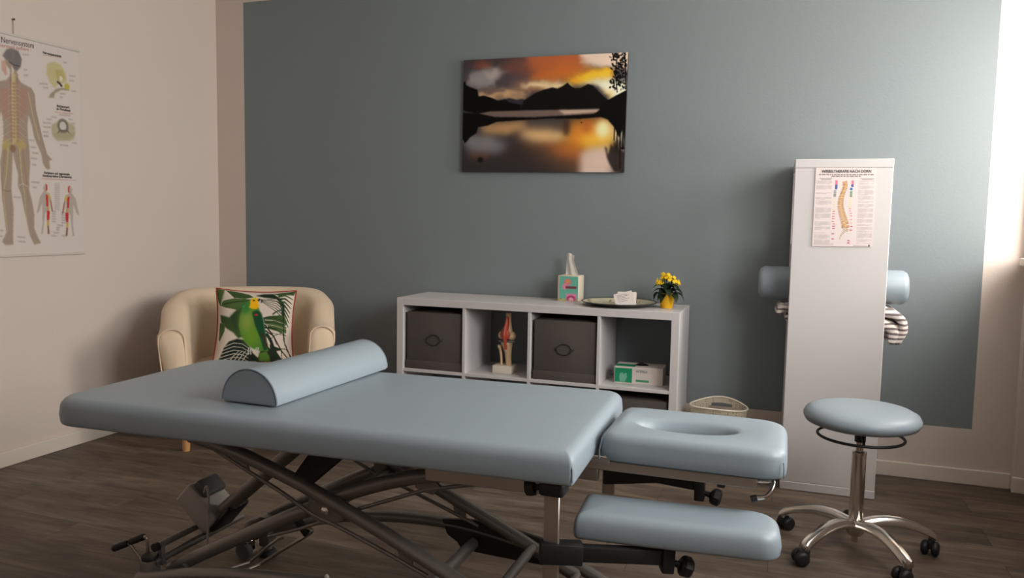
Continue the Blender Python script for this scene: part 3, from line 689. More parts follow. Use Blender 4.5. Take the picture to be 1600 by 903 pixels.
b = new(); box(b, -.045, .045, -.014, .014, 0, .003, .001, 1); box(b, -.045, .045, -.014, -.012, .002, .016, .0005, 1); box(b, -.045, .045, .012, .014, .002, .034, .0005, 1, M=Matrix.Rotation(rad(-10), 4, 'X'))
obj('holder', b, mat('clear_acrylic', (235, 238, 238), .1, alpha=.45), CH)
def card(dx, ry, dy):
    q = new(); box(q, -.046, .046, -.0012, .0012, 0, .062, 0, 1, M=Matrix.Translation((dx, dy, .004)) @ Matrix.Rotation(rad(ry), 4, 'Y') @ Matrix.Rotation(rad(-12), 4, 'X')); return q
for k, (dx, ry, dy) in enumerate(((-.002, -15, -.004), (.006, -4, .002), (.004, 1, .007))):
    c_ = obj('card', card(dx, ry, dy), mat('white_card', (226, 216, 212), .6), CH, smooth=None)
    if k == 0:
        q = new()
        for z, x1 in ((.050, .02), (.043, .03), (.036, .01), (.027, .028), (.018, .018)): box(q, -.030, x1, -.0020, -.0013, z, z+.0022, 0, 1, M=Matrix.Translation((dx, dy, .004)) @ Matrix.Rotation(rad(ry), 4, 'Y') @ Matrix.Rotation(rad(-12), 4, 'X'))
        obj('printed_lines', q, mat('grey_print', (150, 140, 140), .6), c_, smooth=None)
PL = thing('potted_flower', 'yellow flowering kalanchoe with dark leaves in a bright yellow pot', 'plant', (2.848, -.205, .77))
b = new(); lathe(b, [(.0, .0), (.025, .0), (.0265, .004), (.035, .060), (.036, .066), (.0335, .066), (.032, .058), (.0, .056)], 36, cap=False); b.transform(Matrix.Scale(1.12, 4)); obj('pot', b, mat('yellow_pot', (240, 182, 12), .35), PL, smooth=50)
b = new(); lathe(b, [(.0, .0575), (.032, .0575)], 24, cap=False); b.transform(Matrix.Scale(1.12, 4)); obj('soil', b, mat('soil', (48, 38, 30), .9), PL)
b = new()
def leaf(bm, base_, a, el, ln, wd):
    t = bmesh.new(); rows = []
    for i in range(7):
        f = i/6; hw = wd*math.sin(PI*min(1, f*.93+.07))**.7; e = el-f*f*.9
        x = ln*f*math.cos(e); z = ln*f*math.sin(e)
        rows.append([t.verts.new((x, s*hw, z+abs(s)*hw*.25)) for s in (-1, -.5, 0, .5, 1)])
    for i in range(6):
        for j in range(4): t.faces.new((rows[i][j], rows[i][j+1], rows[i+1][j+1], rows[i+1][j]))
    bmesh.ops.solidify(t, geom=t.faces[:], thickness=.001)
    merge(bm, t, Matrix.Translation(base_) @ Matrix.Rotation(a, 4, 'Z'))
for k in range(20):
    leaf(b, (.012*math.cos(k), .012*math.sin(k), .058+.010*(k % 3)), k*2.4, .40+.28*(k % 3), .056+.018*random.random(), .021)
for k in range(11): tube(b, [(.006*math.cos(k*2), .006*math.sin(k*2), .055), (.025*math.cos(k*2.3), .025*math.sin(k*2.3), .125)], .0016, 6)
b.transform(Matrix.Scale(1.12, 4)); obj('foliage', b, mat('dark_leaf', (44, 66, 40), .45, noise=.15, nscale=60), PL, smooth=60)
for (cx, cy, cz, n) in ((-.034, -.008, .112, 13), (-.008, -.004, .140, 15), (.026, -.01, .126, 14), (.006, .022, .132, 9), (.040, .004, .110, 9)):
    b = new()
    for k in range(n):
        p = Vector((cx+random.uniform(-.015, .015), cy+random.uniform(-.016, .012), cz+random.uniform(-.012, .010)))
        ax = Vector((p.x*1.2, p.y*1.2-.012, .03)).normalized(); q = ax.to_track_quat('Z', 'Y').to_matrix().to_4x4()
        for j in range(4): sphere(b, (.0046*math.cos(PI/2*j), .0046*math.sin(PI/2*j), 0), .0048, (1, 1, .5), 8, 5, M=Matrix.Translation(p) @ q)
    b.transform(Matrix.Scale(1.12, 4)); obj('flower_cluster', b, mat('yellow_petals', (246, 208, 24), .6), PL)

# ================================================================== TALL SHELF UNIT
TX0, TX1, TY0, TY1 = 3.4096, 3.7996, -.405, -.016
TS = thing('shelf_unit', 'tall white shelf unit standing end on, poster taped to its closed side', 'shelf', (3.6046, -.21, 0))
TM = Matrix.Translation((TX0, TY0, 0)) @ Matrix.Rotation(rad(0.8), 4, 'Z') @ Matrix.Translation((-TX0, -TY0, 0))
def tsbox(name, *a):
    q = new(); box(q, *a, .0025, 1, M=TM); return obj(name, q, M_WHITE, TS, True, None)
tsbox('top_board', TX0, TX1, TY0, TY1, 1.432, 1.47); tsbox('bottom_board', TX0, TX1, TY0, TY1, 0, .038)
for (y0, y1) in ((TY0+.0015, TY0+.038), (TY1-.038, TY1)): tsbox('side_panel', TX0+.0005, TX1-.0005, y0, y1, .038, 1.432)
for z in (.3745, .7275, 1.0795): tsbox('shelf_board', TX0+.002, TX1-.002, TY0+.038, TY1-.038, z, z+.016)
# poster on its side
PO = thing('spine_poster', 'white spine therapy poster taped on the end of the tall shelf', 'poster', (3.614, TY0-.0015, 1.264))
ink = Ink(210, 276, (226, 214, 212))
q_ = quadmap((95, 45), (725, 45), (55, 870), (690, 870))
def PQ(*xy): return [q_(*p) for p in xy]
for (xa, xb) in ((100, 268), (545, 705)):
    y = 182
    while y < 840:
        sh = -22*(y-180)/640
        blk = random.randint(2, 6)
        for k in range(blk):
            if y > 838: break
            x1 = xb+sh if k < blk-1 else xa+sh+(xb-xa)*random.uniform(.3, .9)
            if not (xa < 300 and 700 < y < 720): ink.poly(PQ((xa+sh, y), (x1, y+2), (x1, y+6), (xa+sh, y+4)), (168, 158, 158), .75)
            y += 9
        y += random.choice([8, 12, 30]) if xa < 300 else random.choice([6, 10])
for (x0, x1, y) in ((135, 270, 155), (150, 255, 166), (560, 705, 155), (578, 690, 166)): ink.poly(PQ((x0, y), (x1, y), (x1, y+6), (x0, y+6)), (130, 120, 120), .8)
for (x0, x1, y) in ((130, 700, 113), (262, 568, 130)):
    x = x0
    while x < x1:
        wd = random.uniform(14, 46); ink.poly(PQ((x, y), (min(x+wd, x1), y), (min(x+wd, x1), y+10), (x, y+10)), (96, 84, 84), .85); x += wd+7
def bars(lst, c, x0s, w=26, h=9):
    for (x, y) in lst: ink.poly(PQ((x, y), (x+w, y), (x+w, y+h), (x, y+h)), c, .9)
ink.poly(PQ((302, 178), (328, 178), (327, 222), (301, 222)), (226, 122, 146)); ink.poly(PQ((301, 222), (327, 222), (324, 272), (299, 272)), (76, 96, 160))
ink.poly(PQ((472, 178), (497, 178), (496, 222), (471, 222)), (226, 122, 146)); ink.poly(PQ((468, 222), (495, 222), (494, 246), (468, 246)), (76, 96, 160)); ink.poly(PQ((458, 254), (484, 254), (483, 278), (457, 278)), (70, 110, 176))
for k in range(6): bars([(288-k, 283+k*12.5)], (96, 110, 98), 0, 27, 8); bars([(457-k*.5, 284+k*11.5)], (96, 130, 100), 0, 26, 9)
for k in range(5): bars([(284-k*2, 370+k*27)], (220, 208, 100), 0, 22, 6); bars([(452-k*2, 362+k*22)], (220, 208, 100), 0, 22, 6)
bars([(275, 497), (272, 520), (270, 548), (268, 573), (265, 602), (275, 628)], (208, 108, 120), 0, 27, 9); bars([(272, 652), (272, 676), (266, 731), (264, 785)], (180, 40, 72), 0, 28, 9)
bars([(445, 468), (446, 492), (453, 518), (456, 543), (457, 580), (456, 617)], (214, 120, 130), 0, 24, 8); bars([(460, 654), (455, 690), (432, 803), (430, 826)], (188, 40, 76), 0, 27, 9)
SP = [(410, 185), (418, 215), (412, 255), (395, 295), (378, 340), (368, 390), (366, 435), (374, 480), (384, 520), (396, 560), (410, 600), (420, 640), (418, 675), (400, 705), (376, 735), (356, 765), (350, 800)]
for i in range(len(SP)-1):
    (xa, ya), (xb, yb) = SP[i], SP[i+1]; nn = 3 if i < 12 else 2; wv = 15+i*1.4 if i < 13 else 20-(i-12)*5
    for k in range(nn):
        f = k/nn; x, y = xa+(xb-xa)*f, ya+(yb-ya)*f; hgt = (yb-ya)/nn
        dx, dy = (xb-xa), (yb-ya); l = math.hypot(dx, dy); tx, ty = dx/l, dy/l
        if i < 12:
            ink.poly(PQ((x-wv*ty*.9, y+wv*tx*.9), (x-(wv+22)*ty, y+wv*tx+10), (x-(wv+18)*ty, y+wv*tx+15), (x-wv*ty*.5, y+wv*tx*.5+hgt*.8)), (176, 122, 70))
        ink.poly(PQ((x-wv*ty, y+wv*tx), (x+wv*ty, y-wv*tx), (x+wv*ty+tx*hgt*.72, y-wv*tx+ty*hgt*.72), (x-wv*ty+tx*hgt*.72, y+wv*tx+ty*hgt*.72)), (206, 158, 92) if i < 12 else (186, 170, 150))
        ink.poly(PQ((x, y), (x+wv*ty, y-wv*tx), (x+wv*ty+tx*hgt*.6, y-wv*tx+ty*hgt*.6), (x+tx*hgt*.6, y+ty*hgt*.6)), (168, 118, 62), .55)
ink.poly(PQ((75, 832), (290, 835), (288, 858), (70, 854)), (196, 184, 184), .6); ink.poly(PQ((490, 850), (640, 858), (640, 866), (490, 860)), (170, 160, 160), .7); ink.ell(*q_(657, 858), .014, .014, (70, 66, 66))
def tsp(x, y, z): return tuple(TM @ Vector((x, y, z)))
c4 = [at_y(*a, TY0-.001) for a in ((1274.8, 262), (1369, 262), (1268.4, 384.6), (1362.6, 385.6))]
def popt(u, v):
    p = c4[0]*(1-u)*(1-v)+c4[1]*u*(1-v)+c4[2]*(1-u)*v+c4[3]*u*v
    q = TM @ Vector((p.x, TY0-.0022, p.z)); return tuple(q)
b = new(); vsr = []
for d in (0.0007, .0017):
    vsr.append([b.verts.new(Vector(popt(u, v))+Vector((0, d, 0))) for u, v in ((0, 0), (1, 0), (1, 1), (0, 1))])
b.faces.new(vsr[0]); b.faces.new(vsr[1][::-1])
for k in range(4): b.faces.new((vsr[0][k], vsr[0][(k+1) % 4], vsr[1][(k+1) % 4], vsr[1][k]))
ps = obj('sheet', b, mat('poster_paper', (226, 214, 212), .4), PO, True, None)
ink_grid('printed_face', ink, popt, print_mat('spine_poster_print', .35, .4), ps, True)
t0 = Vector(popt(.105, .063)); b = text_bm('WIRBELTHERAPIE NACH DORN', .0168, Matrix.Translation(t0+Vector((0, -.0010, 0))) @ Matrix.Rotation(rad(.8), 4, 'Z') @ Matrix.Rotation(rad(90), 4, 'X') @ Matrix.Diagonal((.905, 1, 1, 1)), bold=.0005)
def fitx(bm, wd):
    xs_ = [v.co.x for v in bm.verts]; x0 = min(xs_); s = wd/(max(xs_)-x0)
    for v in bm.verts: v.co.x = x0+(v.co.x-x0)*s
fitx(b, .195); obj('title_lettering', b, mat('dark_ink', (66, 58, 60), .6), ps, True, None)

# bolster and zebra blanket lying in the tall shelf
BR = thing('round_bolster', 'light blue cylindrical bolster lying through the tall shelf above the striped blanket', 'bolster', (3.59, -.205, .916))
b = new(); r0 = .076; lathe(b, [(.0, -.317), (.050, -.316), (.066, -.309), (r0, -.292), (r0, -.1), (r0, .1), (r0, .292), (.066, .309), (.050, .316), (.0, .317)], 40, Matrix.Rotation(rad(90), 4, 'Y'), cap=False)
rc_ = obj('roll_cover', b, M_VINYL, BR, smooth=50)
def zebra():
    m = bpy.data.materials.new('grey_white_striped_plush'); m.use_nodes = True; nt = m.node_tree; bs = nt.nodes['Principled BSDF']
    tc = nt.nodes.new('ShaderNodeTexCoord'); wv = nt.nodes.new('ShaderNodeTexWave'); wv.wave_type = 'BANDS'; wv.bands_direction = 'Z'
    wv.inputs['Scale'].default_value = 15; wv.inputs['Distortion'].default_value = 2.2; wv.inputs['Detail'].default_value = 2; wv.inputs['Detail Scale'].default_value = 1.2
    nt.links.new(tc.outputs['Object'], wv.inputs['Vector'])
    cr = nt.nodes.new('ShaderNodeValToRGB'); e = cr.color_ramp.elements; e[0].position = .30; e[0].color = L4((112, 100, 98)); e[1].position = .52; e[1].color = L4((226, 216, 210))
    nt.links.new(wv.outputs['Fac'], cr.inputs[0]); nt.links.new(cr.outputs[0], bs.inputs['Base Color']); bs.inputs['Roughness'].default_value = .95; bs.inputs['Sheen Weight'].default_value = .3
    n = nt.nodes.new('ShaderNodeTexNoise'); n.inputs['Scale'].default_value = 260; bp = nt.nodes.new('ShaderNodeBump'); bp.inputs['Strength'].default_value = .6; bp.inputs['Distance'].default_value = .004
    nt.links.new(tc.outputs['Object'], n.inputs['Vector']); nt.links.new(n.outputs['Fac'], bp.inputs['Height']); nt.links.new(bp.outputs[0], bs.inputs['Normal'])
    return m
BL = thing('folded_blanket', 'grey and white striped plush blanket folded under the bolster in the tall shelf', 'blanket', (3.60, -.21, .7445))
def blanket_layer(path, thick, y0, y1, sag=0):
    """a thick folded layer following path (x, z), softly wavy across its width"""
    t = bmesh.new(); P = smooth_path([(x, 0, z) for x, z in path], 6); n = len(P); ny = 12; rows = []
    for i, p in enumerate(P):
        tan = (P[min(i+1, n-1)]-P[max(i-1, 0)]).normalized(); nr = Vector((-tan.z, 0, tan.x)); endf = min(1, min(i, n-1-i)/3+.25)
        loop = []
        for k in range(24):
            a = 2*PI*k/24; c, s = math.cos(a), math.sin(a)
            yy = (y0+y1)/2+(y1-y0)/2*math.copysign(abs(c)**.35, c)*(1-.05*(1-endf)); off = thick/2*math.copysign(abs(s)**.7, s)*endf*(1+.10*math.sin(yy*60+i*.5))
            loop.append(t.verts.new((p.x+nr.x*off+.003*math.sin(yy*45), yy, p.z+nr.z*off)))
        rows.append(loop)
    for i in range(n-1):
        for k in range(24): t.faces.new((rows[i][k], rows[i][(k+1) % 24], rows[i+1][(k+1) % 24], rows[i+1][k]))
    t.faces.new(rows[0][::-1]); t.faces.new(rows[-1]); return t
MZ = zebra()
obj('lower_fold', blanket_layer([(-.205, .024), (-.15, .024), (0, .024), (.15, .024), (.214, .012), (.240, -.010), (.241, -.040), (.232, -.066)], .056, -.150, .145), MZ, BL, smooth=80)
obj('upper_fold', blanket_layer([(-.226, .036), (-.218, .060), (-.15, .070), (0, .070), (.15, .070), (.232, .062), (.270, .036), (.277, -.004), (.266, -.040), (.250, -.066)], .042, -.145, .14), MZ, BL, smooth=80)

# ================================================================== BASKET
BK = thing('laundry_basket', 'cream perforated oval plastic basket between the two white shelf units', 'basket', (3.115, -.21, 0), rad(-4))
def basket():
    t = bmesh.new(); n = 64; hs = [0, .004, .03, .08, .14, .20, .245, .262, .272, .282, .292, .300, .306]; rows = []
    def rr(z, a):
        f = z/.306; return (.098+.037*f, .078+.032*f)
    for z in hs:
        row = []
        for k in range(n):
            a = 2*PI*k/n; A, B = rr(z, a); hump = .024*max(0, abs(math.sin(a)))**3*(1 if math.sin(a) > 0 else .35)*(z/.306)**3
            row.append(t.verts.new((A*math.cos(a), B*math.sin(a), z+hump)))
        rows.append(row)
    for i in range(len(hs)-1):
        for k in range(n):
            d = min(abs(k+.5-16), abs(k+.5-48))
            if i in (6, 7) and d < 5: continue
            if i in (5, 8) and d < 4 and i == 8: continue
            t.faces.new((rows[i][k], rows[i][(k+1) % n], rows[i+1][(k+1) % n], rows[i+1][k]))
    t.faces.new(rows[0][::-1])
    bmesh.ops.solidify(t, geom=t.faces[:], thickness=.003)
    return t, [Vector(v.co) for v in rows[-1]] if False else None
tb_, _ = basket()
def perf():
    m = bpy.data.materials.new('cream_perforated_plastic'); m.use_nodes = True; nt = m.node_tree; bs = nt.nodes['Principled BSDF']
    tc = nt.nodes.new('ShaderNodeTexCoord'); vo = nt.nodes.new('ShaderNodeTexVoronoi'); vo.inputs['Scale'].default_value = 90; vo.inputs['Randomness'].default_value = .35
    nt.links.new(tc.outputs['Object'], vo.inputs['Vector'])
    cr = nt.nodes.new('ShaderNodeValToRGB'); e = cr.color_ramp.elements; e[0].position = .20; e[0].color = L4((176, 158, 126)); e[1].position = .34; e[1].color = L4((240, 230, 210))
    nt.links.new(vo.outputs['Distance'], cr.inputs[0]); nt.links.new(cr.outputs[0], bs.inputs['Base Color']); bs.inputs['Roughness'].default_value = .5; return m
bko = obj('body', tb_, perf(), BK, smooth=60)
b = new(); tube(b, [(.1355*math.cos(2*PI*k/64), .1105*math.sin(2*PI*k/64), .306+.024*abs(math.sin(2*PI*k/64))**3*(1 if math.sin(2*PI*k/64) > 0 else .35)) for k in range(64)], .0042, 8, closed=True); obj('rim', b, mat('cream_plastic', (240, 232, 214), .45), bko)

# ================================================================== ARMCHAIR AND CUSHION
AC = thing('tub_armchair', 'cream upholstered tub armchair on short wooden legs in the corner', 'armchair', (.70, -.60, 0), rad(36))
# local axes: -y is the front, x to the right as seen from the front
def tub():
    t = bmesh.new(); n = 60; rows = []
    for i in range(n+1):
        s = -1+2*i/n                       # -1 left front ... 1 right front
        a = s*rad(118)
        # horseshoe: angle measured from the back (+y)
        ex = 2.6; cx_, sy_ = math.sin(a), math.cos(a)
        if abs(s) > .60:                   # straight arms
            f = (abs(s)-.60)/.40; px_ = math.copysign((.358-.004*f), s); py_ = .02-.262*f; nx_, ny_ = math.copysign(1, s), 0.0
            if f < .25: k = f/.25; nx_, ny_ = math.copysign(1, s), .12*(1-k)
        else:
            g = s/.60*PI/2; px_ = .358*math.copysign(abs(math.sin(g))**.85, g); py_ = .02+.285*abs(math.cos(g))**.85; nx_, ny_ = math.sin(g), math.cos(g)
        l = math.hypot(nx_, ny_); nx_, ny_ = nx_/l, ny_/l
        k = max(0.0, min(1.0, (.93-abs(s))/.62)); k = k*k*(3-2*k)
        zt = .622+.160*k
        th = .058
        lean = .02+.03*k
        prof = [(th, .15), (th+.004, .20), (th+.010, .40), (th+.014+lean*.3, zt-.08), (th+.006+lean*.5, zt-.032), (th-.016+lean*.5, zt-.008), (lean*.4, zt), (-th+.022+lean*.3, zt-.008), (-th+.004+lean*.2, zt-.034), (-th+.0, zt-.09), (-th+.004, .45), (-th+.01, .30), (-th+.01, .15)]
        if abs(s) > .60: pass
        taper = lambda z: .86+.14*min(1, max(0, (z-.15)/.42))
        rows.append([t.verts.new(((px_+nx_*o)*taper(z), (py_+ny_*o)*(taper(z) if py_ > 0 else 1), z)) for o, z in prof])
    m_ = len(rows[0])
    for i in range(n):
        for k in range(m_): t.faces.new((rows[i][k], rows[i][(k+1) % m_], rows[i+1][(k+1) % m_], rows[i+1][k]))
    for r_, sgn in ((rows[0], 1), (rows[-1], -1)):
        # slightly bulged arm fronts
        c = sum((v.co for v in r_), Vector())/m_; mid = t.verts.new(c+Vector((0, -.018, 0.02)))
        inner_ = [t.verts.new(v.co.lerp(c, .18)+Vector((0, -.016, 0))) for v in r_]
        for k in range(m_):
            t.faces.new((r_[k], r_[(k+1) % m_], inner_[(k+1) % m_], inner_[k])); t.faces.new((inner_[k], inner_[(k+1) % m_], mid))
    return t
tubo = obj('tub_back', tub(), M_CREAM, AC, smooth=75)
for s in (-1, 1):
    b = new(); tube(b, smooth_path([(s*.292, -.252, .30), (s*.300, -.254, .55), (s*.315, -.255, .605), (s*.358, -.255, .622), (s*.402, -.255, .605), (s*.420, -.252, .55), (s*.396, -.248, .30)], 6), .0035, 8); obj('arm_piping', b, M_CREAM, tubo)
b = new(); box(b, -.30, .30, -.26, .24, .15, .30, .02, 3); obj('seat_base', b, M_CREAM, AC)
b = new(); pad(b, -.30, .30, -.29, .235, .295, .405, .04, .07, .012, 12, 12); obj('seat_cushion', b, M_CREAM, AC, smooth=70)
for (x, y) in ((-.305, -.225), (.305, -.225), (-.24, .22), (.24, .22)):
    b = new(); lathe(b, [(.017, 0), (.025, .15)], 18, Matrix.Translation((x, y, 0))); obj('leg', b, M_WOOD, AC, label='light wooden leg')

def cushion():
    CU = thing('throw_cushion', 'square cushion with green parrot print and red piping on the cream armchair', 'cushion', (0.795, -.70, .41))
    ink = Ink(150, 150, (214, 200, 186)); q = quadmap((95, 55), (1005, 115), (50, 850), (1005, 875))
    def Q(*xy): return [q(*p) for p in xy]
    G1, G2, G3, G4 = (60, 82, 44), (78, 100, 54), (38, 58, 34), (30, 44, 30)
    ink.poly(Q((95, 55), (200, 75), (165, 180), (120, 250), (100, 200)), G2)
    ink.poly(Q((200, 75), (330, 95), (470, 135), (520, 170), (430, 190), (300, 175)), G1)
    ink.poly(Q((120, 250), (170, 200), (300, 180), (480, 195), (470, 240), (330, 310), (200, 280)), G2); ink.line(Q((130, 245), (300, 225), (480, 205)), .012, G3)
    ink.poly(Q((120, 345), (240, 385), (330, 310), (400, 270), (400, 590), (350, 600), (290, 540), (200, 490), (130, 420)), G1, blur=1)
    ink.poly(Q((250, 380), (370, 290), (380, 560), (300, 480)), G3, .7, blur=3)
    ink.poly(Q((110, 430), (190, 440), (180, 520), (120, 620), (105, 600)), G2)
    ink.line(Q((195, 75), (150, 190), (125, 330)), .008, (196, 186, 160)); ink.poly(Q((165, 195), (210, 115), (278, 180)), (206, 196, 182))
    # right palm fronds
    ink.poly(Q((540, 150), (640, 130), (740, 135), (820, 200), (880, 270), (890, 420), (860, 430), (850, 280), (780, 200), (640, 180)), G4, blur=.8)
    ink.poly(Q((740, 135), (1000, 120), (985, 170), (900, 160), (800, 160)), G1)
    for k in range(7):
        y0 = 170+k*42; ink.line(Q((800+k*10, 175+k*34), (880, 165+k*38), (980-k*5, 215+k*48)), .038, G3 if k % 2 else G1, w1=.010)
    for k in range(6): ink.line(Q((870, 260+k*30), (780, 200+k*28), (620, 205+k*6)), .026 if k < 2 else .014, G4 if k else G3, w1=.004)
    ink.poly(Q((630, 400), (700, 385), (860, 380), (925, 440), (925, 480), (840, 500), (720, 470), (650, 460)), G1)
    ink.poly(Q((660, 460), (760, 455), (920, 500), (925, 560), (850, 560), (720, 520)), G2)
    for k in range(8): ink.line(Q((640+k*12, 400+k*24), (760, 405+k*26), (925, 455+k*22)), .008, (206, 198, 176) if k % 2 else G4, w1=.003)
    ink.line(Q((740, 370), (800, 335), (850, 330)), .02, G3, w1=.01); ink.line(Q((875, 280), (880, 470), (905, 690)), .016, G4, w1=.008)
    ink.line(Q((650, 470), (760, 590), (860, 740), (990, 860)), .018, (44, 36, 30), w1=.014); ink.line(Q((900, 660), (960, 770), (1000, 860)), .014, (44, 36, 30))
    ink.line(Q((720, 620), (780, 580), (870, 560)), .008, G4); ink.line(Q((840, 715), (920, 720), (980, 790)), .01, (50, 40, 34))
    # bottom dark fronds
    ink.poly(Q((100, 850), (140, 780), (180, 690), (240, 630), (340, 605), (420, 620), (480, 690), (520, 760), (620, 850)), (34, 42, 36), blur=.8)
    for k in range(7):
        y0 = 640+k*34; ink.line(Q((180-k*14, y0+44), (300, y0+8+k*3), (400, y0+20+k*4), (470, y0+64+k*3)), .010, (206, 200, 190), w1=.006)
    for k in range(4): ink.line(Q((240+k*50, 850), (290+k*50, 790), (360+k*40, 735)), .012, (206, 200, 190), w1=.008)
    ink.poly(Q((640, 640), (760, 690), (860, 720), (870, 850), (560, 860), (600, 760)), (36, 46, 34))
    ink.line(Q((650, 500), (780, 520), (930, 590)), .020, G3, w1=.006); ink.line(Q((660, 530), (760, 590), (800, 680)), .018, G4, w1=.006); ink.line(Q((880, 560), (890, 640), (930, 700)), .014, G3, w1=.004); ink.poly(Q((800, 740), (850, 735), (865, 850), (820, 850)), (210, 200, 188)); ink.line(Q((670, 560), (730, 640), (770, 740), (860, 850)), .04, (34, 44, 34)); ink.poly(Q((680, 590), (710, 640), (720, 720), (695, 690)), (212, 200, 188))
    # the parrot
    ink.poly(Q((500, 185), (440, 240), (400, 290), (365, 380), (355, 470), (380, 570), (430, 640), (500, 700), (590, 740), (700, 745), (660, 560), (620, 440), (590, 320), (540, 240)), (78, 128, 44), blur=1)
    ink.ell(*q(450, 430), .09, .15, (142, 158, 76), .8, blur=6); ink.ell(*q(510, 590), .10, .12, (112, 150, 42), .75, blur=6); ink.ell(*q(430, 290), .05, .09, (40, 112, 58), .7, blur=4)
    ink.poly(Q((505, 340), (560, 320), (610, 350), (640, 440), (660, 540), (690, 720), (650, 740), (600, 600), (540, 470), (520, 400)), (28, 72, 44), blur=1); ink.line(Q((610, 560), (650, 600), (680, 700)), .02, (84, 40, 30), blur=1); ink.ell(*q(552, 368), .024, .012, (196, 48, 36), blur=.6)
    ink.poly(Q((480, 220), (510, 180), (560, 180), (575, 215), (570, 250), (588, 270), (560, 308), (500, 305), (468, 285), (485, 255)), (236, 178, 20), blur=.6)
    ink.poly(Q((490, 195), (525, 178), (572, 180), (560, 195)), (224, 196, 40)); ink.ell(*q(523, 211), .016, .010, (40, 24, 14)); ink.poly(Q((562, 205), (585, 185), (600, 200), (622, 200), (620, 235), (600, 245), (605, 220), (575, 225)), (52, 50, 50)); ink.poly(Q((578, 225), (600, 205), (605, 215), (590, 250)), (190, 184, 178))
    for x in (475, 500, 562, 585): ink.line(Q((x, 700), (x-6, 730), (x-2, 775)), .014, (196, 192, 186))
    ink.poly(Q((590, 760), (680, 745), (715, 800), (720, 850), (590, 850)), (84, 122, 48), blur=1)
    S = .202
    tilt = Matrix.Translation((0, 0, 0)) @ Matrix.Rotation(rad(36), 4, 'Z') @ Matrix.Rotation(rad(-17), 4, 'X') @ Matrix.Rotation(rad(2.5), 4, 'Y')
    def edge(u, v):
        x, y = 2*u-1, 1-2*v
        px_ = x*(1-.085*(1-y*y)*abs(x)**2); pz_ = y*(1-.075*(1-x*x)*abs(y)**2)
        bul = ((1-x**4)*(1-y**4))**.6
        return px_*S, pz_*S+S*.985, bul*.065
    def fr(u, v): x, z, d = edge(u, v); return tuple(tilt @ Vector((x, -d, z)))
    def bk(u, v): x, z, d = edge(u, v); return tuple(tilt @ Vector((x, d*.8, z)))
    f_ = ink_grid('printed_cover', ink, fr, print_mat('parrot_print', .85, .15), CU)
    b = new(); nb = 18; g = [[b.verts.new(bk(i/nb, j/nb)) for i in range(nb+1)] for j in range(nb+1)]
    for j in range(nb):
        for i in range(nb): b.faces.new((g[j][i], g[j][i+1], g[j+1][i+1], g[j+1][i]))
    obj('back_cover', b, mat('dark_green_cloth', (58, 72, 52), .9), CU, smooth=80)
    per = [fr(i/30, 0) for i in range(30)]+[fr(1, i/30) for i in range(30)]+[fr(1-i/30, 1) for i in range(30)]+[fr(0, 1-i/30) for i in range(30)]
    b = new(); tube(b, per, .0055, 8, closed=True); obj('piping', b, M_RED, CU)
cushion()

# ================================================================== WALL CHART (left wall)
WC = thing('anatomy_wall_chart', 'large nervous system wall chart hanging on the left white wall', 'poster', (0.003, -1.365, 1.49))
CY0, CY1, CZ1, CZ0 = -1.715, -1.0135, 1.992, .979
def chart_pt(u, v, off=.006): return (off, CY0+(CY1-CY0)*u, CZ1-(CZ1-CZ0)*v)
b = new(); box(b, .0015, .0045, CY0, CY1, CZ0, CZ1); cs = obj('sheet', b, mat('chart_paper', (214, 204, 196), .35), WC, True, None)
ink = Ink(230, 332, (214, 203, 195))
def cq1(x, y): p = at_x(x/4.5125, y/4.5125+20, .005); return ((p.y-CY0)/(CY1-CY0), (CZ1-p.z)/(CZ1-CZ0))
def cq2(x, y): p = at_x(x/4.5125, y/4.5125+210, .005); return ((p.y-CY0)/(CY1-CY0), (CZ1-p.z)/(CZ1-CZ0))
SK, SKD, YL = (164, 146, 130), (128, 114, 102), (196, 178, 124)
cxl = cq1(98, 450)[0]
half = [cq1(98, 255), cq1(130, 275), cq1(152, 330), cq1(145, 385), cq1(120, 410), cq1(118, 450), cq1(150, 495), cq1(215, 530), cq1(240, 575), cq1(248, 680), cq1(275, 800), cq1(300, 903), cq2(325, 130), cq2(350, 160), cq2(368, 180), cq2(345, 185), cq2(352, 240), cq2(335, 248), cq2(318, 235), cq2(300, 200), cq2(290, 140), cq2(240, 20), cq1(225, 800), cq1(200, 720), cq1(192, 800), cq1(196, 880), cq2(205, 90), cq2(212, 200), cq2(205, 310), cq2(205, 390), cq2(225, 470), cq2(240, 560), cq2(240, 660), cq2(265, 720), cq2(288, 765), cq2(240, 775), cq2(210, 710), cq2(195, 640), cq2(170, 530), cq2(148, 420), cq2(125, 360), cq2(128, 280), cq2(100, 180), cq2(92, 130)]
for mir in (0, 1):
    mm = (lambda p: (2*cxl-p[0]-.004, p[1])) if mir else (lambda p: p)
    if mir: # left leg a little different
        H = [mm(p) for p in half[:27]]+[cq2(0, 200), cq2(5, 300), cq2(12, 380), cq2(15, 440), cq2(28, 550), cq2(45, 690), cq2(15, 755), cq2(40, 778), cq2(95, 775), cq2(92, 700), cq2(95, 520), cq2(80, 390), cq2(84, 280), cq2(90, 130)]
    else: H = half
    ink.poly([mm(p) if False else p for p in H], SK, 1, blur=.7)
    ink.line([H[7], H[8], H[9], H[10], H[11], H[12]], .006, SKD, .8, blur=.6)
ink.poly([cq1(18, 300), cq1(45, 262), cq1(85, 252), cq1(130, 275), cq1(152, 330), cq1(145, 375), cq1(120, 410), cq1(100, 400), cq1(60, 340), cq1(20, 310)], (116, 110, 110), .9, blur=.8)
ink.poly([cq1(10, 340), cq1(40, 335), cq1(50, 430), cq1(38, 445), cq1(10, 400)], (196, 150, 130), .8, blur=.8); ink.line([cq1(60, 345), cq1(100, 370), cq1(140, 380)], .006, (60, 56, 56), .8)
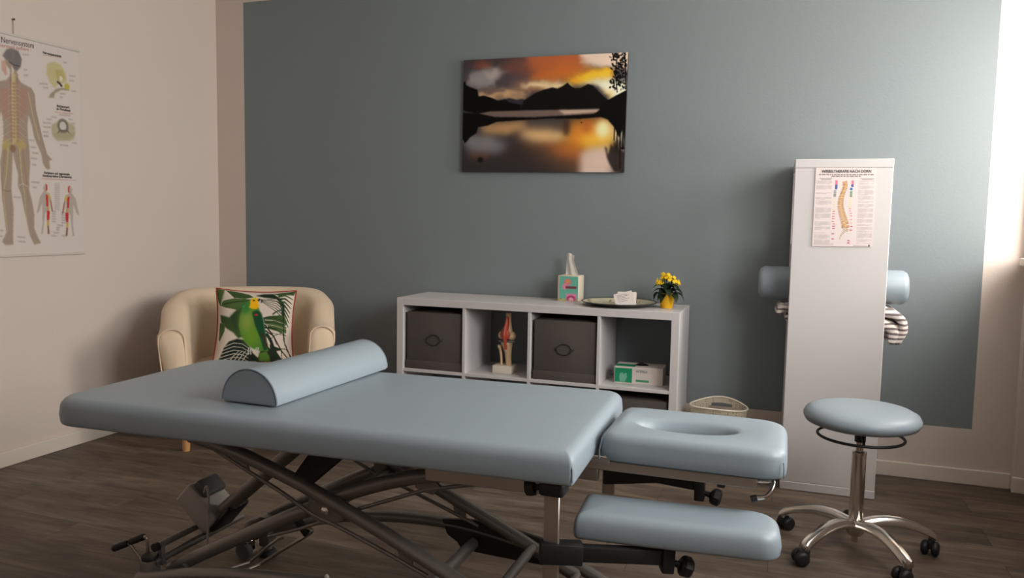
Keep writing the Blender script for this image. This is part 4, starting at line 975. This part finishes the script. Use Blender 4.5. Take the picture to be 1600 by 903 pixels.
for x, c, wd in ((98, YL, .022), (75, (160, 120, 96), .010), (122, (160, 120, 96), .008)): ink.line([cq1(x, 430), cq1(x, 600), cq1(x+6, 903), cq2(x-4, 60)], wd, c, .85, blur=.6)
for k in range(16):
    y = 500+k*25
    for s in (-1, 1): ink.line([cq1(98, y), cq1(98+s*40, y+18), cq1(98+s*88, y+60)], .005, (200, 178, 140) if k % 2 else (190, 150, 130), .75, w1=.003)
    ink.ell(*cq1(98, y), .012, .006, (170, 130, 96), .7)
for s in (-1, 1):
    ink.poly([cq2(98+s*5, 60), cq2(98+s*60, 30), cq2(98+s*90, 90), cq2(98+s*50, 120)], (190, 170, 96), .6, blur=1.2)
    ink.poly([cq1(98+s*40, 530), cq1(98+s*95, 540), cq1(98+s*90, 700), cq1(98+s*40, 760)], (176, 128, 112), .5, blur=1.2)
    ink.line([cq2(98+s*40, 100), cq2(98+s*55, 300), cq2(98+s*75, 420), cq2(98+s*98 if s > 0 else 55, 690)], .006, (206, 190, 120), .9, w1=.003)
    ink.line([cq2(98+s*60, 100), cq2(98+s*85, 300), cq2(98+s*105 if s > 0 else 20, 480)], .008, (166, 120, 100), .7, w1=.004)
    ink.line([cq1(98+s*100, 560), cq1(98+s*140 if s > 0 else -50, 760), cq1(98+s*180 if s > 0 else -90, 900)], .005, (206, 190, 130), .8)
ink.ell(*cq2(90, 100), .02, .018, (130, 92, 70), .7, blur=.8)
ink.line([cq2(130, 360), cq2(160, 345), cq2(195, 370)], .006, (200, 190, 180), .8); ink.line([cq2(15, 385), cq2(45, 400), cq2(80, 395)], .006, SKD, .8)
# skull section, vertebra, dermatome figures
ink.poly([cq1(x, y) for x, y in ((330, 360), (380, 345), (430, 370), (462, 430), (468, 490), (440, 500), (410, 500), (385, 535), (350, 490), (325, 430))], (196, 186, 140), blur=1.0)
ink.poly([cq1(x, y) for x, y in ((385, 400), (440, 410), (455, 460), (430, 480), (400, 470))], (180, 168, 110), .8, blur=1); ink.ell(*cq1(428, 465), .012, .012, (226, 218, 200), .9)
ink.line([cq1(400, 485), cq1(420, 500), cq1(435, 522)], .016, (56, 50, 46), .9); ink.poly([cq1(x, y) for x, y in ((400, 535), (440, 530), (490, 540), (485, 550), (430, 545), (385, 570), (380, 600), (340, 600), (355, 570))], (150, 146, 122), .95, blur=.7); ink.ell(*cq1(470, 520), .022, .014, (186, 172, 60), .9, blur=.6)
ink.poly([cq1(x, y) for x, y in ((362, 790), (400, 770), (440, 750), (480, 770), (525, 800), (528, 850), (520, 890), (490, 903), (400, 903), (370, 870), (362, 830))], (180, 172, 140), blur=1)
ink.ell(*cq1(442, 800), .045, .036, (124, 112, 104), .9, blur=.6); ink.ell(*cq1(442, 800), .026, .022, (200, 196, 188)); ink.line([cq1(400, 860), cq1(420, 830), cq1(470, 830), cq1(500, 865)], .010, (110, 100, 84)); ink.poly([cq2(x, y) for x, y in ((370, 0), (400, 25), (470, 35), (520, 10), (528, -10), (370, -10))], (170, 164, 130), .9, blur=.8)
for (ox, fl) in ((0, 1), (1, -1)):
    def D(x, y): return cq2(x, y) if fl > 0 else cq2(492-(x-318)*1.05, y+14)
    def DR(*p): return [D(*q) for q in p]
    ink.poly(DR((318, 345), (330, 352), (334, 385), (326, 405), (345, 412), (358, 450), (370, 520), (372, 545), (362, 545), (350, 490), (345, 460), (346, 530), (350, 580), (345, 620), (348, 680), (352, 700), (334, 702), (330, 640), (326, 560), (322, 540), (316, 560), (308, 640), (300, 700), (288, 702), (300, 620), (298, 560), (296, 480), (275, 540), (262, 558), (260, 540), (280, 440), (300, 410), (308, 400), (302, 375)), (180, 168, 156), blur=.5)
    ink.poly(DR((322, 345), (333, 360), (332, 390), (324, 400)), (192, 52, 52)); ink.poly(DR((322, 420), (336, 430), (338, 505), (326, 505)), (200, 44, 44)); ink.poly(DR((330, 535), (350, 540), (344, 605), (330, 600)), (200, 44, 44)); ink.poly(DR((340, 412), (356, 440), (350, 460), (338, 440)), (200, 176, 84))
    ink.poly(DR((352, 450), (362, 480), (372, 545), (364, 540)), (170, 90, 60)); ink.poly(DR((330, 508), (346, 512), (346, 535), (330, 532)), (190, 160, 90)); ink.poly(DR((331, 606), (344, 608), (342, 640), (332, 640)), (206, 170, 70)); ink.poly(DR((333, 642), (342, 642), (346, 700), (336, 700)), (140, 90, 70))
# small captions as soft grey strokes
def cap(f, x, y, wd, c=(150, 142, 138)): ink.line([f(x, y), f(x+wd, y+wd*.07)], .010, c, .55, blur=.6)
for (x, y, wd) in ((155, 295, 48), (165, 402, 26), (165, 442, 32), (445, 352, 24), (485, 445, 45), (485, 478, 35), (500, 553, 34), (275, 500, 60), (300, 528, 40), (420, 570, 40), (420, 595, 20), (300, 775, 60), (305, 805, 50), (300, 840, 40), (305, 870, 35), (360, 735, 40), (325, 750, 40), (480, 752, 30), (500, 780, 28), (415, 720, 80)): cap(cq1, x, y, wd, (172, 140, 134) if y in (720,) else (150, 142, 138))
for (x, y, wd) in ((205, 40, 35), (210, 90, 45), (225, 130, 45), (215, 168, 45), (225, 212, 30), (220, 335, 60), (230, 372, 28), (95, 440, 50), (120, 720, 60), (125, 752, 55), (305, 8, 35), (420, 75, 60), (505, 60, 35), (0, 675, 25), (0, 715, 18), (375, 690, 40), (360, 712, 40), (435, 712, 35), (395, 655, 25), (395, 670, 22), (400, 638, 45)): cap(cq2, x, y, wd)
for k in range(13): cap(cq2, 382, 345+k*15, 38, (168, 158, 154))
for k in range(5): cap(cq2, 365, 540+k*18, 28); cap(cq2, 430, 548+k*18, 30)
for (f, x0, x1, y) in ((cq1, 300, 435, 300), (cq1, 385, 515, 700), (cq2, 292, 535, 310)): ink.line([f(x0, y), f(x1, y+14)], .006, (186, 128, 126), .6, blur=.4)
ink_grid('printed_face', ink, lambda u, v: chart_pt(u, v, .0055), print_mat('chart_print', .35, .4), cs, True)
def wall_text(s, px, size, wpx, c, bold=0):
    """lettering starting at image point px, ending at wpx, flat on the sheet"""
    p0, p1 = at_x(*px, .0062), at_x(*wpx, .0062)
    bm = text_bm(s, size, Matrix(((0, 0, 1, 0), (1, 0, 0, 0), (0, 1, 0, 0), (0, 0, 0, 1))), bold=bold)
    ys_ = [v.co.y for v in bm.verts]; y0 = min(ys_); sc = (p1.y-p0.y)/(max(ys_)-y0)
    for v in bm.verts: v.co.y = p0.y+(v.co.y-y0)*sc; v.co.z += p0.z+(v.co.y-p0.y)/(p1.y-p0.y)*(p1.z-p0.z); v.co.x = p0.x
    return bm
INKD = mat('black_ink', (44, 38, 38), .6); INKR = mat('red_ink', (190, 92, 100), .6)
x_ns = -9.0
b = wall_text('Das Nervensystem', (-15, 63.0), .038, (53, 75.5), INKD); obj('title_lettering', b, INKD, cs, True, None)
b = wall_text('The nervous system', (-16, 70.5), .023, (45, 80), INKR); obj('subtitle_lettering', b, INKR, cs, True, None)
for (s, p, q, sz) in (('Nervenquerschnitt', (67, 83.5), (96, 90), .016), ('Rückenmark', (89, 167), (109, 169.5), .016), ('im Wirbelkanal', (88.5, 171.5), (110, 174.5), .016), ('Periphere und segmentale', (69, 271.5), (109, 274), .016), ('Hautinnervation (Dermatome)', (67, 276), (112, 278.5), .016)):
    b = wall_text(s, p, sz, q, INKD, .0006); obj('heading_lettering', b, INKD, cs, True, None)
for z in (CZ1-.002, CZ0+.002):
    b = new(); box(b, .001, .012, CY0-.006, CY1+.006, z-.006, z+.006, .003, 2); obj('hanging_bar', b, mat('white_bar', (206, 196, 188), .4), WC, True)
b = new(); p = at_x(19, 30.5, .0); tube(b, [(.006, p.y, p.z), (.006, p.y, CZ1)], .0012, 6); obj('hanging_cord', b, mat('pale_cord', (150, 140, 132), .7), WC, True)
NL = thing('nail', 'small dark nail in the left wall above the anatomy chart', 'nail', (0.0, p.y, p.z))
b = new(); lathe(b, [(.0, 0), (.002, .0), (.002, .010), (.005, .0105), (.005, .013), (.0, .014)], 14, Matrix.Rotation(rad(90), 4, 'Y'), cap=False); obj('nail_head', b, mat('dark_nail', (70, 60, 54), .4, metal=.6), NL)

# ================================================================== SUNSET CANVAS
SCN = thing('canvas_picture', 'canvas photo print of an orange sunset over a mountain lake', 'picture', (2.1273, 0, 1.7475))
PW, PH = .9071, .6058; RP = Matrix.Rotation(.0077, 4, 'Y')
b = new(); box(b, -PW/2, PW/2, -.0205, -.001, -PH/2, PH/2, .002, 2, M=RP); cv = obj('stretcher', b, mat('canvas_edge', (40, 36, 34), .7), SCN)
W_, H_ = 300, 200
KP = 1.30                                   # the print's own tones
def T(*c): return tuple(min(255, v*KP) for v in c)
ink = Ink(W_, H_, T(62, 56, 58)); q = quadmap((22, 62), (1210, 10), (12, 870), (1175, 876))
def Q(*xy): return [q(*p) for p in xy]
def vnoise(w, h, cx, cy, seed):
    r = np.random.RandomState(seed); g = r.rand(cy+2, cx+2)
    X = np.linspace(0, cx, w, endpoint=False); Y = np.linspace(0, cy, h, endpoint=False); xi, yi = X.astype(int), Y.astype(int); fx, fy = X-xi, Y-yi
    fx, fy = fx*fx*(3-2*fx), fy*fy*(3-2*fy)
    a_, b_, c_, d_ = g[np.ix_(yi, xi)], g[np.ix_(yi, xi+1)], g[np.ix_(yi+1, xi)], g[np.ix_(yi+1, xi+1)]
    fx = fx[None, :]; fy = fy[:, None]
    return (a_*(1-fx)+b_*fx)*(1-fy)+(c_*(1-fx)+d_*fx)*fy-.5
def warp(I, ax, ay, seed):
    dx = (vnoise(I.w, I.h, 7, 6, seed)+.5*vnoise(I.w, I.h, 18, 14, seed+1)+.25*vnoise(I.w, I.h, 40, 30, seed+4))*ax; dy = (vnoise(I.w, I.h, 7, 6, seed+2)+.5*vnoise(I.w, I.h, 18, 16, seed+3)+.25*vnoise(I.w, I.h, 40, 34, seed+5))*ay
    Y, X = np.meshgrid(np.arange(I.h), np.arange(I.w), indexing='ij')
    xs_ = np.clip((X+dx).round().astype(int), 0, I.w-1); ys_ = np.clip((Y+dy).round().astype(int), 0, I.h-1); I.a = I.a[ys_, xs_]
def sky(I, Y, bl=1.0):
    def P(c, al, blur, *xy): I.poly([q(x, Y(y)) for x, y in xy], T(*c), al, blur*bl)
    P((58, 50, 52), 1, 5, (-20, 40), (420, 30), (420, 230), (-20, 230))
    P((96, 62, 54), .9, 6, (300, 60), (560, 40), (640, 180), (430, 230), (330, 150)); P((150, 82, 48), .95, 7, (520, 30), (930, 0), (950, 110), (760, 170), (560, 190)); P((168, 92, 40), .85, 6, (500, 170), (760, 90), (940, 90), (1000, 140), (780, 190), (520, 230))
    P((118, 62, 44), .85, 4, (95, 95), (235, 85), (245, 130), (110, 140)); P((60, 58, 66), .8, 4, (20, 120), (170, 130), (200, 160), (20, 180))
    P((122, 118, 118), .95, 4, (40, 170), (200, 130), (290, 112), (330, 160), (390, 160), (300, 195), (250, 245), (140, 262), (40, 250)); P((150, 140, 134), .7, 4, (150, 165), (290, 135), (300, 180), (200, 215))
    P((66, 58, 62), .95, 4, (250, 205), (360, 180), (470, 180), (540, 215), (480, 240), (470, 280), (380, 270), (250, 245)); P((118, 86, 70), .8, 5, (400, 230), (560, 180), (620, 230), (540, 300), (420, 300))
    P((168, 136, 100), .95, 3.5, (140, 290), (250, 270), (380, 280), (500, 310), (480, 350), (140, 340)); P((92, 74, 68), .9, 2, (155, 258), (240, 255), (360, 285), (340, 302), (230, 290)); P((118, 90, 72), .8, 2.5, (240, 322), (330, 318), (340, 340), (250, 345)); P((116, 90, 74), .7, 2.5, (385, 315), (470, 312), (460, 335), (390, 335))
    P((206, 176, 136), .97, 4, (455, 258), (560, 215), (700, 195), (800, 225), (830, 250), (640, 275), (500, 280)); P((150, 96, 66), .7, 4, (470, 288), (640, 262), (720, 268), (600, 300), (500, 305))
    P((198, 142, 36), .97, 5, (760, 190), (880, 150), (1070, 120), (1100, 175), (1040, 240), (860, 240), (790, 225)); P((212, 165, 46), .8, 4, (880, 175), (1060, 150), (1070, 210), (900, 225))
    P((190, 170, 152), .99, 4, (890, 20), (1230, -10), (1230, 130), (1070, 130), (950, 105), (905, 60))
    P((226, 208, 176), .99, 4, (830, 238), (960, 225), (1120, 205), (1230, 200), (1200, 320), (1070, 345), (1010, 290), (960, 250)); P((222, 150, 50), .6, 5, (1000, 300), (1060, 290), (1130, 330), (1060, 345))
sky(ink, lambda y: y); warp(ink, 22, 12, 5)
# the lake mirrors the sky
wt = Ink(W_, H_, T(60, 54, 52)); sky(wt, lambda y: 860-y*1.0, 1.3); warp(wt, 14, 10, 21)
for _c in range(3):
    ch = wt.a[:, :, _c]; k_ = np.exp(-0.5*(np.arange(-9, 10)/4.0)**2); k_ /= k_.sum(); pdn = np.pad(ch, ((9, 9), (0, 0)), mode='edge'); wt.a[:, :, _c] = sum(k_[i]*pdn[i:i+H_] for i in range(19))
wt.a *= .80
def WP(c, al, blur, *xy): wt.poly(Q(*xy), T(*c), al, blur)
WP((44, 40, 39), .93, 12, (0, 740), (300, 700), (420, 640), (720, 700), (860, 760), (860, 900), (0, 900)); WP((76, 56, 46), .7, 12, (420, 640), (700, 660), (880, 720), (860, 900), (700, 860))
WP((100, 62, 44), .6, 5, (60, 735), (210, 730), (220, 765), (70, 765)); WP((104, 102, 104), .8, 7, (60, 620), (250, 610), (370, 670), (300, 730), (60, 720))
WP((160, 124, 82), .85, 6, (150, 570), (300, 510), (480, 510), (500, 550), (330, 590)); WP((70, 62, 60), .75, 6, (480, 495), (760, 490), (770, 555), (560, 560)); WP((200, 160, 108), .9, 8, (460, 580), (600, 560), (760, 580), (780, 640), (600, 650), (470, 620))
WP((200, 120, 42), .85, 9, (800, 500), (1090, 480), (1110, 640), (960, 690), (780, 650)); WP((150, 80, 40), .8, 4, (890, 500), (950, 495), (945, 580), (900, 590)); WP((214, 160, 50), .85, 7, (880, 610), (1100, 590), (1090, 670), (900, 670)); WP((190, 108, 44), .7, 10, (640, 680), (900, 670), (880, 780), (700, 740))
wt.ell(*q(1035, 560), .042, .075, T(236, 214, 150), 1, blur=5); WP((56, 40, 32), .8, 3, (755, 490), (805, 490), (800, 600), (765, 605))
WP((176, 156, 144), .95, 6, (880, 730), (960, 690), (1080, 680), (1090, 900), (870, 900))
m_ = ink.mask(Q((0, 430), (1230, 418), (1230, 890), (0, 890)))
k_, x0, y0, x1, y1 = m_; k_ = k_[..., None]; ink.a[y0:y1, x0:x1] = ink.a[y0:y1, x0:x1]*(1-k_)+wt.a[y0:y1, x0:x1]*k_
q = quadmap((105, 102), (1210, 52), (95, 853), (1180, 857))
DK = (15, 14, 13)
ink.poly(Q((360, 370), (430, 355), (480, 368), (520, 360), (560, 380), (540, 440), (360, 440)), (52, 50, 58), blur=.8)
ink.poly(Q((500, 436), (530, 370), (600, 325), (660, 300), (720, 284), (755, 292), (790, 275), (820, 252), (842, 275), (870, 290), (905, 288), (955, 262), (990, 275), (1020, 310), (1060, 350), (1110, 390), (1120, 436)), (20, 18, 18), blur=.7)
ink.poly(Q((1000, 436), (1080, 370), (1130, 340), (1220, 290), (1220, 470), (1180, 470), (1090, 470)), DK, blur=.5)
ink.poly(Q((90, 436), (90, 270), (108, 250), (118, 240), (124, 270), (160, 285), (205, 300), (212, 345), (250, 338), (310, 355), (350, 372), (400, 365), (430, 385), (510, 400), (500, 440), (300, 445), (210, 460)), (15, 13, 13), blur=.6)
ink.poly(Q((215, 460), (300, 444), (600, 438), (1030, 430), (1005, 455), (860, 468), (600, 480), (330, 484)), (126, 106, 98), .95, blur=.8); ink.poly(Q((760, 436), (1030, 431), (1010, 450), (800, 466)), (226, 196, 172), .8, blur=1.5)
ink.poly(Q((85, 455), (210, 458), (330, 482), (600, 486), (860, 470), (1010, 462), (1060, 480), (900, 494), (700, 492), (500, 504), (340, 514), (280, 540), (210, 550), (200, 590), (160, 615), (118, 660), (100, 630), (88, 640)), (15, 13, 13), blur=.7)
ink.poly(Q((990, 462), (1040, 430), (1230, 430), (1230, 480), (1200, 690), (1188, 690), (1175, 560), (1150, 620), (1120, 550), (1080, 500)), DK, blur=.7)
for (x, y0_, y1_, wd) in ((1122, 540, 640, .006), (1140, 520, 700, .007), (1158, 520, 830, .009), (1176, 520, 700, .010)): ink.line(Q((x, y0_), (x-3, y1_)), wd, DK, .9, blur=.5)
ink.poly(Q((1060, 680), (1075, 690), (1080, 740), (1100, 660), (1115, 690), (1120, 640), (1150, 700), (1185, 720), (1185, 860), (1120, 850), (1090, 800), (1075, 760)), (34, 28, 26), .85, blur=1.5)
random.seed(3)
ink.line(Q((1188, 50), (1190, 160), (1196, 300)), .008, DK); ink.line(Q((1140, 80), (1128, 200), (1140, 320)), .006, DK)
for k in range(120):
    x = random.gauss(1150, 30); y = random.uniform(60, 300)
    if x < 1105+abs(y-190)*.15-30 or x > 1215: continue
    ink.ell(*q(x, y), random.uniform(.005, .013), random.uniform(.004, .009), DK, .9, rot=random.random()*3)
ink.ell(*q(228, 770), .018, .024, (26, 24, 24), .9, blur=1); ink.ell(*q(912, 519), .005, .005, DK); ink.ell(*q(1172, 692), .012, .010, DK)
def cvp(u, v): return tuple(RP @ Vector((-PW/2+PW*u, -.0212, PH/2-PH*v)))
ink_grid('printed_face', ink, cvp, print_mat('sunset_print', .6, .08), cv)
